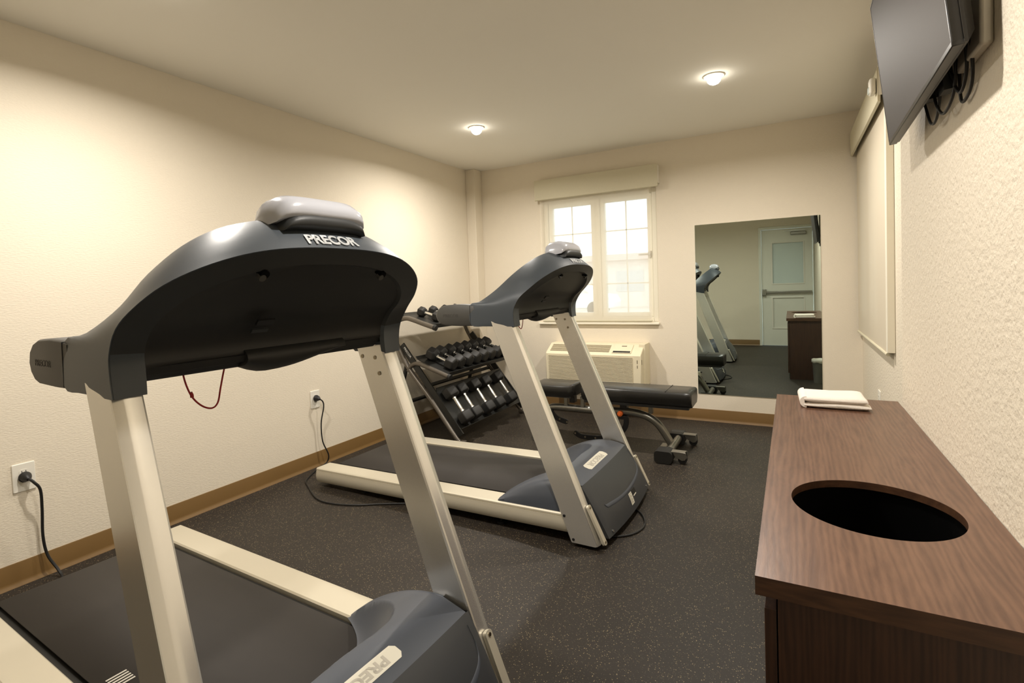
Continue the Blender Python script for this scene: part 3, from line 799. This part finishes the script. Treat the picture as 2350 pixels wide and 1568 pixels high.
for k in range(2):
    mb = MB(); y0 = .018+k*dw; mb.box(.012, .030, y0+.002, y0+dw-.002, .075, CH-tt-.030)
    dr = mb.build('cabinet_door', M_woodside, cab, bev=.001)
mb = MB(); mb.tube([(hx, hy, CH-.0175), (hx, hy, CH-.03), (hx, hy, .12)], .17, 40, rs=[.1515, .158, .15], caps=False)
mb.add([Vector((hx+.15*math.cos(2*PI*k/40), hy+.15*math.sin(2*PI*k/40), .12)) for k in range(40)], [tuple(range(40))])
mb.build('hole_shade_bin', M_holeshade, cab, ang=60)  # black bin added under the hole so its inside reads as deep shade

# towel
tw = empty('folded_towel', 'white towel folded flat on the far end of the wooden cabinet', 'towel', (3.068, -2.392, CH))
def towel_layer(x0, x1, y0, y1, z0, th, seed, skew):
    mb = MB(); rings = []; nx, ny = 22, 14
    rnd = random.Random(seed); ph = [rnd.random()*6 for _ in range(4)]
    nprof = 20
    for j in range(ny+1):
        y = y0+(y1-y0)*j/ny; e = min(1, math.sin(PI*min(max(j/ny, .0), 1))*2.6+.25)
        ring = []
        for i in range(nprof):
            a = 2*PI*i/nprof; cx = math.copysign(abs(math.cos(a))**.35, math.cos(a)); sz = math.copysign(abs(math.sin(a))**.6, math.sin(a))
            x = (x0+x1)/2+(x1-x0)/2*cx+skew*(j/ny); z = z0+th/2+th/2*sz*e
            if sz > 0: z += .0018*math.sin(x*31+ph[0])+.0012*math.sin(y*47+ph[1])
            ring.append(Vector((x, y+.002*math.sin(x*25+ph[2]), z)))
        rings.append(ring)
    mb.loft(rings); return mb
towel_layer(-.108, .100, -.095, .09, .0008, .0205, 1, -.006).build('lower_fold', M_towel, tw, ang=80)
towel_layer(-.108, .090, -.095, .088, .0205, .0215, 2, -.006).build('upper_fold', M_towel, tw, ang=80)
mb = MB(); rings = []
for j in range(11):
    y = -.088+.176*j/10; ring = []
    for k in range(13):
        a = PI/2+PI*k/12; ring.append(Vector((-.100+.0215*math.cos(a)-.006*j/10, y, .0215+.0208*math.sin(a))))
    for k in range(13):
        a = PI*1.5-PI*k/12; ring.append(Vector((-.097+.009*math.cos(a)-.006*j/10, y, .0215+.010*math.sin(a))))
    rings.append(ring)
mb.loft(rings); mb.build('rolled_edge', M_towel, tw, ang=80)

# waste bin beyond the cabinet
bn = empty('waste_bin', 'small round steel waste bin on the floor behind the cabinet, seen in the mirror', 'waste bin', (3.205, -2.125, 0))
mb = MB(); mb.tube([(0, 0, .002), (0, 0, .012), (0, 0, .25), (0, 0, .262)], .085, 36, rs=[.074, .075, .086, .088], caps=False)
mb.add([Vector((.074*math.cos(2*PI*k/36), .074*math.sin(2*PI*k/36), .002)) for k in range(36)], [tuple(range(36))])
mb.build('bin_body', M_steel, bn, solid=.0015, ang=50)
mb = MB(); R0 = random.Random(3)
rings = []
for k in range(37):
    a = 2*PI*k/36; q = .006*math.sin(a*7); c, s_ = math.cos(a), math.sin(a)
    rings.append([Vector((r_*c, r_*s_, z)) for r_, z in ((.078, .19), (.0845, .264), (.092, .268+q*.3), (.0935, .235+q))])
mb.loft(rings, closed=False); mb.build('bag_liner', M_white, bn, ang=80, solid=.0008)

# ------------------------------------------------------------------ television
BL = Vector((3.203, -2.636, 1.613)); TL = Vector((3.158, -2.625, 2.061)); BR = Vector((3.197, -3.401, 1.632))
rX = (BR-BL).normalized(); uP = (TL-BL); uP = (uP-rX*uP.dot(rX)); hgt = uP.length; uP.normalize(); wid = (BR-BL).length
nO = rX.cross(uP).normalized()
if nO.x > 0: nO = -nO           # faces into the room
tv = empty('television', 'flat dark television tilted down on the upper right wall', 'television', BL)
Mt = Matrix((rX, uP, nO)).transposed().to_4x4()
mb = MB(); bz = .012
def slab(mb, x0, x1, y0, y1, z0, z1): mb.box(x0, x1, y0, y1, z0, z1, M=Mt)
slab(mb, 0, wid, 0, .010, -.020, .0); slab(mb, 0, wid, hgt-.008, hgt, -.020, .0); slab(mb, 0, .006, .010, hgt-.008, -.020, 0); slab(mb, wid-.006, wid, .010, hgt-.008, -.020, 0)
mb.build('bezel', M_tvback, tv, bev=.002)
mb = MB(); slab(mb, .006, wid-.006, .010, hgt-.008, -.012, -.0008); mb.build('screen', M_screen, tv)
mb = MB(); pr = [(.004, .004), (wid-.004, .004), (wid-.004, hgt-.004), (.004, hgt-.004)]
p2 = [(.06, .03), (wid-.025, .03), (wid-.025, hgt-.06), (.06, hgt-.06)]
mb.loft([[Mt @ Vector((a, b, z)) for a, b in pp] for pp, z in ((pr, -.0195), (pr, -.026), (p2, -.042))]); mb.build('back_cover', M_tvback, tv, ang=30)
mb = MB()
for k in range(9): slab(mb, wid*.22+k*.022, wid*.22+k*.022+.012, .034, .06, -.0425, -.041)
mb.build('vent_slots', M_black, tv)
mb = MB(); slab(mb, wid*.42, wid*.47, .02, .10, -.060, -.038); slab(mb, wid*.60, wid*.66, -.006, .12, -.058, -.038); mb.build('input_socket', M_black, tv)
# mount and cables
mt = empty('television_mount', 'pale steel wall mount plate and bracket behind the television', 'wall mount', (XN, -3.20, 1.80))
mb = MB(); mb.box(-.022, -.0006, -.14, .035, -.155, .20); mb.build('wall_plate', M_plate, mt, bev=.006)
mb = MB(); mb.tube([(-.020, -.05, .02), (-.045, -.08, .02)], .008, 8); mb.build('mount_arm', M_chrome, mt)
o = BL
for pts in ([(3.245, -3.20, 1.72), (3.252, -3.16, 1.62), (3.25, -3.08, 1.585), (3.245, -3.03, 1.62), (3.243, -3.0, 1.68)],
            [(3.243, -3.27, 1.72), (3.255, -3.24, 1.64), (3.256, -3.19, 1.60), (3.25, -3.15, 1.64), (3.245, -3.12, 1.70)],
            [(3.243, -3.10, 1.70), (3.25, -3.02, 1.605), (3.252, -2.94, 1.595), (3.245, -2.90, 1.66)],
            [(3.245, -3.30, 1.74), (3.262, -3.25, 1.62), (3.264, -3.20, 1.585), (3.262, -3.16, 1.60), (3.262, -3.15, 1.75)]):
    mb = MB(); mb.tube([Vector(p)-o for p in pts], .0034, 8, smooth=7); mb.build('cable', M_black, tv)

# ------------------------------------------------------------------ air conditioner
AX0, AX1, AY, AZ0, AZ1 = .903, 1.792, -.270, .30, .660
ac = empty('air_conditioner', 'cream wall air conditioner with slatted grille below the back window', 'air conditioner', (AX0, 0, AZ0))
w = AX1-AX0; h = AZ1-AZ0; d = -AY
mb = MB(); pr = [(-.001, 0), (-d+.01, 0), (-d, .012), (-d, h-.085), (-d+.012, h-.070), (-d+.13, h-.004), (-d+.14, h), (-.001, h)]
mb.loft([[Vector((x, p[0], p[1])) for p in pr] for x in (0, w)]); mb.build('casing', M_ac, ac, bev=.006, ang=30)
mb = MB(); mb.box(w-.04, w+.012, -d+.10, -.001, -.004, h+.006); mb.build('wall_sleeve', M_ac, ac, bev=.003)
gx0, gx1, gz0, gz1 = .03, w-.075, .018, h-.095
mb = MB(); mb.box(gx0, gx1, -d-.0012, -d+.002, gz0, gz1); gb = mb.build('grille_backing', M_acdark, ac)
N = 22; mb = MB()
for k in range(N):
    z = gz0+(gz1-gz0)*(k+.5)/N
    mb.loft([[Vector((x, yy, zz)) for yy, zz in ((-d-.001, z-.0038), (-d-.008, z-.0032), (-d-.008, z+.0014), (-d-.001, z+.0028))] for x in (gx0-.002, gx1+.002)])
mb.build('front_slats', M_ac, ac)
sl = math.atan2(.066, .118); 
def S_(x, t, o): # point on sloped top: t 0..1 from front to back
    y = -d+.012+.118*t; z = h-.070+.066*t; return Vector((x, y-math.sin(sl)*o, z+math.cos(sl)*o))
for (a, b, nm) in ((.035, .33, 'air_outlet'), (.345, .60, 'air_outlet')):
    mb = MB(); mb.loft([[S_(x, t, o) for t, o in ((.12, .0008), (.92, .0008), (.92, -.002), (.12, -.002))] for x in (a, b)]); ot = mb.build(nm, M_acdark, ac)
    mb = MB()
    for k in range(7):
        t = .18+.66*k/6; mb.loft([[S_(x, tt_, o) for tt_, o in ((t-.012, .0008), (t-.012, .006), (t+.012, .006), (t+.012, .0008))] for x in (a, b)])
    mb.build('louvre', M_ac, ot)
mb = MB(); mb.loft([[S_(x, t, o) for t, o in ((.02, .0), (.02, .008), (.98, .008), (.98, 0.))] for x in (.63, .80)]); cpn = mb.build('control_panel', M_ac, ac, bev=.003)
mb = MB(); mb.loft([[S_(x, t, o) for t, o in ((.05, .0065), (.05, .0092), (.22, .0092), (.22, .0065))] for x in (.638, .792)]); mb.build('display_slot', M_black, cpn, bev=.002)
mb = MB(); mb.loft([[S_(x, t, o) for t, o in ((.70, .0075), (.70, .0088), (.80, .0088), (.80, .0075))] for x in (.70, .745)]); mb.build('badge', M_acdark, cpn)
mb = MB(); mb.box(w+.0005, w+.002, -d+.02, -d+.03, h-.16, h-.12); mb.box(w-.035, w-.028, -d-.0015, -d+.001, h-.15, h-.12); mb.box(w-.035, w-.028, -d-.0015, -d+.001, h-.19, h-.165); mb.build('side_marking', M_acdark, ac)

# ------------------------------------------------------------------ dumbbell rack
YN, YF = -1.38, -.30
rk = empty('dumbbell_rack', 'three tier graphite dumbbell rack in the back left corner', 'dumbbell rack', (.4, (YN+YF)/2, 0))
o = Vector((.4, (YN+YF)/2, 0))
def P3(x, y, z): return Vector((x, y, z))-o
for y in (YN, YF):
    mb = MB()
    pts = [(.455, .908), (.36, .935), (.25, .968), (.18, .982), (.10, .965), (.045, .915), (.034, .855), (.055, .79), (.10, .712), (.19, .562), (.40, .325), (.62, .050), (.655, .018)]
    mb.tube([P3(x, y, z) for x, z in pts], .0195, 14, smooth=5)
    fr = mb.build('frame_tube', M_rack, rk, ang=60)
    mb = MB(); mb.tube([P3(.452, y, .909), P3(.475, y, .902)], .0225, 14); mb.tube([P3(.572, y, .526), P3(.594, y, .519)], .0225, 14); mb.build('end_cap', M_black, fr)
    mb = MB(); mb.tube([P3(x, y, z) for x, z in ((.178, .548), (.20, .585), (.245, .612), (.30, .612), (.36, .595), (.48, .556), (.575, .525))], .018, 14, smooth=5)
    mb.build('shelf_arm', M_rack, rk, ang=60)
    mb = MB(); s = 1 if y == YN else -1
    # flat side web behind the tube with foot
    A, B = Vector((.090, 0, .745)), Vector((.645, 0, .05)); dr_ = (B-A).normalized(); nn = Vector((-dr_.z, 0, dr_.x)); nn = nn if nn.x > 0 else -nn
    mb.loft([[P3(q.x, y+s*yy, q.z) for yy in (.004, .016)]+[P3(q.x+nn.x*.055, y+s*yy, q.z+nn.z*.055) for yy in (.016, .004)] for q in (A, B)])
    mb.build('side_web', M_shelf, fr)
    mb = MB(); mb.box(-.03, .05, -.028, .028, .001, .03, M=Matrix.Translation(P3(.655, y, 0))); mb.build('foot', M_rack, fr, bev=.006)
    mb = MB(); mb.tube([P3(.16, y+s*.004, .60), P3(.065, y+s*.004, .30), P3(.045, y+s*.004, .02)], .0175, 12); mb.build('rear_leg', M_shelf, fr)
mb = MB(); mb.tube([P3(.12, YN, .28), P3(.12, YF, .28)], .016, 10); mb.tube([P3(.30, YN, .42), P3(.30, YF, .42)], .016, 10); mb.build('cross_bar', M_shelf, rk)
web = [o_ for o_ in rk.children_recursive if o_.name.startswith('side_web')][0]
_d = Vector((.555, 0, -.695)).normalized(); _n = Vector((-_d.z, 0, _d.x)); _n = _n if _n.x > 0 else -_n
_c = Vector((.090, 0, .745))+_d*.085+_n*.036
text('rack_lettering', 'PRECOR', .026, M_logo, web, frame(P3(_c.x, YN+.0036, _c.z), _d, _n), ext=.0005, sx=1.1)
SHELF = {'bottom': ((.425, .405), (.650, .108)), 'middle': ((.255, .655), (.575, .536)), 'top': ((.120, 1.008), (.462, .914))}
for nm, (A, B) in SHELF.items():
    a, b = Vector((A[0], 0, A[1])), Vector((B[0], 0, B[1])); dr_ = (b-a).normalized(); nn = Vector((-dr_.z, 0, dr_.x)); nn = nn if nn.z > 0 else -nn
    mb = MB(); th = .004
    L_ = (b-a).length
    prof = [(-.004, .016), (.02, .004), (.04, 0), (L_-.012, 0), (L_-.004, .004), (L_, .024), (L_+.004, .024), (L_, -.003), (L_-.006, -.014), (.04, -.006), (.015, -.002), (-.010, .014)]
    ins = .006 if nm != 'bottom' else .02
    mb.loft([[P3(*(a+dr_*p[0]+nn*p[1])[:]) + Vector((0, y, 0)) for p in prof] for y in (YN+ins, YF-ins)])
    mb.v = [(v[0], v[1]-0.0, v[2]) for v in mb.v]
    sh_ = mb.build('shelf', M_shelf, rk, ang=30)
    for y in ((YN+ins, YF-ins)):
        pass

# dumbbells ------------------------------------------------------
def dumbbell_meshes(R, hl, L, gr):
    """R hex radius, hl head length, L overall length, gr grip radius; axis along local x"""
    heads = []
    for s in (-1, 1):
        mb = MB(); rings = []
        x0, x1 = s*(L/2-hl), s*L/2
        for x, k in ((x0, .62), (x0+s*hl*.12, .93), (x0+s*hl*.22, 1), (x1-s*hl*.20, 1), (x1-s*hl*.08, .93), (x1, .72)):
            rings.append([Vector((x, R*k*math.cos(PI/3*i+PI/6), R*k*math.sin(PI/3*i+PI/6))) for i in range(6)])
        mb.loft(rings); o_ = mb.build('head', M_rubber, None, bev=R*.05, ang=25); heads.append(o_)
    mb = MB(); g2 = L/2-hl+.004; P = [(-g2, 0, 0)]; rs = [gr*.92]
    for k in range(1, 16):
        t = k/16; x = -g2+2*g2*t; P.append((x, 0, 0)); rs.append(gr*(.92+.16*math.sin(PI*t)))
    P.append((g2, 0, 0)); rs.append(gr*.92)
    mb.tube(P, gr, 14, rs=rs); gp = mb.build('grip', M_chrome, None, ang=60)
    mb = MB()
    for s in (-1, 1): mb.tube([(s*(g2-.006), 0, 0), (s*(g2-.016), 0, 0)], gr*1.25, 14)
    cl = mb.build('collar', M_chrome, gp)
    return heads, gp, cl
PR = {}
def get(kind, *a):
    if kind not in PR:
        rr = dumbbell_meshes(*a); PR[kind] = [rr[0][0].data, rr[0][1].data, rr[1].data, [c.data for c in rr[1].children]]
        mods = a[0]*.05
        for o in [o for o in list(bpy.data.objects) if o.parent is None and o.name.split('.')[0] in ('head', 'grip')]:
            for c in list(o.children): bpy.data.objects.remove(c)
            bpy.data.objects.remove(o)
    return PR[kind]
def place_db(kind, dims, x, y, z, tilt, label, group, spin=0):
    h1, h2, g_, cs_ = get(kind, *dims)
    r = bpy.data.objects.new('dumbbell', None); COL.objects.link(r); r.location = (x, y, z); r.rotation_euler = (0, tilt, spin); r.empty_display_size = .05
    tag(r, label, 'dumbbell', group)
    for nm, me in (('head', h1), ('head', h2), ('grip', g_)):
        ob = bpy.data.objects.new(nm, me); COL.objects.link(ob); ob.parent = r
        if nm == 'head': q = ob.modifiers.new('bev', 'BEVEL'); q.width = dims[0]*.07; q.segments = 2; q.limit_method = 'ANGLE'
        if nm == 'grip':
            ob['label'] = 'chrome grip'
            for c_ in cs_: cc = bpy.data.objects.new('collar', c_); COL.objects.link(cc); cc.parent = ob
def shelf_pt(nm, f, h):
    A, B = SHELF[nm]; a, b = Vector((A[0], 0, A[1])), Vector((B[0], 0, B[1])); dr_ = (b-a).normalized(); nn = Vector((-dr_.z, 0, dr_.x)); nn = nn if nn.z > 0 else -nn
    p = a.lerp(b, f)+nn*h; return p, math.atan2(-dr_.z, dr_.x)
ORD = ['nearest the camera end', 'second from the camera end', 'third from the camera end', 'fourth from the camera end', 'fifth from the camera end', 'sixth from the camera end', 'seventh from the camera end', 'farthest one']
big = (.0680, .090, .315, .015)
for i, y in enumerate((-1.285, -1.14, -.935, -.755, -.535)):
    p, tl = shelf_pt('bottom', .52, .060)
    place_db('big', big, p.x, y, p.z, tl, 'large hex dumbbell on the steep bottom tier of the rack, '+ORD[i], 'dumbbells on the bottom tier')
mid = (.0590, .085, .275, .0145)
for i, y in enumerate((-1.265, -1.155, -1.025, -.90, -.775, -.655, -.535, -.42)):
    p, tl = shelf_pt('middle', .50, .0525)
    place_db('mid', mid, p.x, y, p.z, tl, 'medium hex dumbbell on the middle tier of the rack, '+ORD[i], 'dumbbells on the middle tier')
sm = (.0450, .062, .215, .013)
for i, y in enumerate((-1.215, -1.06, -.885, -.72)):
    p, tl = shelf_pt('top', .46, .0405)
    place_db('small', sm, p.x, y, p.z, tl, 'small hex dumbbell on the top tier of the rack, '+ORD[i], 'dumbbells on the top tier')

# ------------------------------------------------------------------ weight bench
bc = empty('weight_bench', 'flat black padded weight bench with silver wheeled frame under the mirror', 'bench', (1.75, -.95, 0))
ob = Vector((1.75, -.95, 0)); B3 = lambda x, y, z: Vector((x, y, z))-ob
def pad(name, pts, wy, th, m=M_pad):
    """pts: list of (x, z top); rounded cushion"""
    mb = MB(); rings = []
    prof = []
    n = len(pts)
    for k, (x, zt, sc) in enumerate(pts):
        hw = wy/2*sc; ring = []
        for a, b in ((-1, -.25), (-1, .66), (-.97, .86), (-.90, .99), (0, 1.03), (.90, .99), (.97, .86), (1, .66), (1, -.25), (.80, -1), (-.80, -1)):
            ring.append(B3(x, -.95+a*hw, zt-th/2+b*th/2*(.55+.45*min(1, sc**2)) ))
        rings.append(ring)
    mb.loft(rings); return mb.build(name, m, bc, bev=.006, ang=40)
bp_ = pad('back_pad', [(1.545, .447, .86), (1.555, .450, .96), (1.575, .4515, 1), (1.95, .4515, 1), (2.28, .4515, 1), (2.318, .4505, .99), (2.330, .446, .93)], .272, .104)
mb = MB(); mb.box(1.57-ob.x, 2.31-ob.x, -.12, .12, .334, .352); mb.build('pad_board', M_black, bp_)
mb = MB()
mb.tube([B3(2.16, -1.08, .4525), B3(2.16, -.82, .4525)], .0022, 6); mb.build('pad_seam', M_rubber, bp_)
sp = pad('seat_pad', [(1.125, .440, .86), (1.14, .446, .96), (1.17, .446, 1), (1.40, .446, 1), (1.45, .450, 1), (1.485, .464, .98), (1.50, .464, .88)], .272, .090)
mb = MB(); mb.box(1.16-ob.x, 1.46-ob.x, -.11, .11, .352, .370); mb.build('pad_board', M_black, sp)
mb = MB(); mb.tube([B3(x, -.95, z) for x, z in ((1.160, .050), (1.168, .13), (1.19, .19), (1.235, .235), (1.31, .252), (1.6, .2515), (1.86, .262), (1.98, .245), (2.06, .205), (2.115, .14), (2.165, .058))], .0275, 18, smooth=5)
mf = mb.build('main_frame', M_bench, bc, ang=60)
mb = MB(); mb.tube([B3(2.185, -1.10, .055), B3(2.185, -.80, .055)], .026, 16); mb.build('front_crossbar', M_bench, bc)
mb = MB(); mb.box(2.095-ob.x, 2.175-ob.x, -.045, .045, .028, .046); mb.build('gusset', M_bench, mf, bev=.003)
mb = MB(); mb.tube([B3(1.160, -1.09, .030), B3(1.160, -.83, .030)], .0275, 14); mb.build('rear_crossbar', M_bench, bc)
for s in (-1, 1):
    mb = MB(); yc = -.95+s*.225
    mb.loft([[B3(2.165+p[0], yc+yy, .044+p[1]) for p in rrect(.115, .080, .022)] for yy in (-.055, .055)]); mb.build('foot_cap', M_rubber, bc, ang=40)
    mb = MB(); yw = -.95+s*.215
    pr = [(2.22, .078), (2.305, .078), (2.308, .045), (2.298, .030), (2.28, .026), (2.235, .050)]
    for yy in (-.030, .022): mb.loft([[B3(p[0], yw+yy+q, p[1]) for p in pr] for q in (0, .006)])
    mb.box(2.20-ob.x, 2.30-ob.x, yw+.95-.030, yw+.95+.028, .073, .080)
    wb = mb.build('wheel_bracket', M_bench, bc, bev=.001)
    mb = MB(); mb.tube([B3(2.282, yw-.020, .030), B3(2.282, yw+.018, .030)], .0285, 20); mb.build('wheel', M_black, wb)
mb = MB()
for x0, x1 in ((1.365, 1.395), (1.50, 1.53), (2.015, 2.045)): mb.box(x0-ob.x, x1-ob.x, -.02, .02, .265, .35)
mb.build('pad_post', M_bench, bc, bev=.003)
mb = MB(); mb.box(1.81-ob.x, 1.86-ob.x, -.03, .03, .285, .35); mb.box(1.415-ob.x, 1.455-ob.x, -.03, .03, .30, .355); mb.build('hinge_block', M_black, bc, bev=.003)
def strap(pts, w, th, y, name, m):
    P = spline([Vector((p[0], 0, p[1])) for p in pts], 6); mb = MB(); rings = []
    for i, p in enumerate(P):
        d_ = (P[min(i+1, len(P)-1)]-P[max(i-1, 0)]).normalized(); nn = Vector((-d_.z, 0, d_.x))
        k = 1 if 0 < i < len(P)-1 else .6
        rings.append([B3(p.x+nn.x*a*k, y+b, p.z+nn.z*a*k) for a, b in ((w/2, -th/2), (w/2, th/2), (-w/2, th/2), (-w/2, -th/2))])
    mb.loft(rings); return mb.build(name, m, bc, bev=.002)
s1 = strap([(1.26, .232), (1.28, .195), (1.33, .165), (1.40, .148)], .040, .012, -.985, 'adjustment_ladder', M_blackmetal)
s2 = strap([(1.45, .078), (1.50, .052), (1.58, .048), (1.70, .060), (1.80, .10), (1.85, .16), (1.86, .235)], .038, .012, -.985, 'adjustment_ladder', M_blackmetal)
for s_, pts in ((s1, ((1.395, .150), (1.335, .168))), (s2, ((1.46, .070), (1.54, .050), (1.62, .050)))):
    mb = MB()
    for x, z in pts: disc(mb, B3(x, -.991, z), (0, -1, 0), .0075, .003, 10)
    mb.build('ladder_rivet', M_bolt, s_)
mb = MB(); disc(mb, B3(1.815, -.975, .252), (0, -1, 0), .020, .030, 20); disc(mb, B3(1.815, -1.005, .252), (0, -1, 0), .012, .008, 16)
mb.build('pull_knob', M_orange, bc, bev=.003)
mb = MB(); mb.box(1.80-ob.x, 1.86-ob.x, -.035, .035, .208, .236); mb.build('knob_housing', M_black, bc, bev=.004)

# ------------------------------------------------------------------ outside, seen through the blind
mb = MB(); mb.box(-30, 40, .2, 60, -.30, -.20); struct(mb.build('ground_outside', M_asphalt))
bl = empty('building', 'pale low building across the car park seen through the blind', 'building', (-4, 25, -.2))
mb = MB(); mb.box(-12, 14, 0, 7, 0, 2.7); mb.build('wall', M_bldg, bl)
mb = MB(); mb.box(-12.4, 14.4, -.5, 7.4, 2.7, 3.05); mb.build('roof', M_bldgroof, bl)
for k in range(6):
    mb = MB(); mb.box(-10+k*4, -8.4+k*4, -.03, .02, .9, 2.1); mb.build('window', M_carg, bl)
def car(label, x, y, m, rz):
    r = empty('car', label, 'car', (x, y, -.2), rz)
    mb = MB(); pr = [(-2.1, .35), (-2.15, .75), (-1.9, .92), (-1.2, .98), (-.7, 1.42), (.7, 1.45), (1.25, 1.0), (2.0, .88), (2.15, .6), (2.1, .32)]
    mb.loft([[Vector((p[0], yy, p[1])) for p in pr] for yy in (-.85, .85)]); mb.build('body', m, r, bev=.06, ang=30)
    mb = MB(); pr = [(-1.05, 1.0), (-.66, 1.36), (.64, 1.38), (1.05, 1.02)]
    mb.loft([[Vector((p[0], yy, p[1])) for p in pr] for yy in (-.865, .865)]); mb.build('side_window', M_carg, r)
    for a in (-1.3, 1.3):
        for s in (-1, 1):
            mb = MB(); mb.tube([(a, s*.70, .32), (a, s*.88, .32)], .32, 20); mb.build('wheel', M_black, r)
car('white car parked outside behind the right window pane', -5.9, 17.5, M_carw, .1)
car('reddish car parked outside behind the left window pane', -12.0, 18.0, M_carr, -.05)

# ------------------------------------------------------------------ world, sun, camera
w = bpy.data.worlds.new('World'); S.world = w; w.use_nodes = True
nt = w.node_tree; bg = nt.nodes['Background']
bg.inputs[0].default_value = (.86, .93, 1.0, 1); bg.inputs[1].default_value = 1.9

cam = bpy.data.cameras.new('Camera'); co = bpy.data.objects.new('Camera', cam); COL.objects.link(co)
co.rotation_mode = 'XYZ'
co.location = (2.9256, -4.6900, 1.2092); co.rotation_euler = (1.5359, .0356, .5046)
cam.sensor_width = 36; cam.sensor_fit = 'HORIZONTAL'; cam.lens = 1192.60/2350*36
cam.shift_x = (1175-1156.87)/2350; cam.shift_y = (700.26-784)/2350
cam.clip_start = .02; cam.clip_end = 200
S.camera = co
vs = S.view_settings; S.display_settings.display_device = 'sRGB'
vs.view_transform = 'Standard'; vs.look = 'None'; vs.gamma = 1; vs.use_curve_mapping = False; vs.exposure = .67
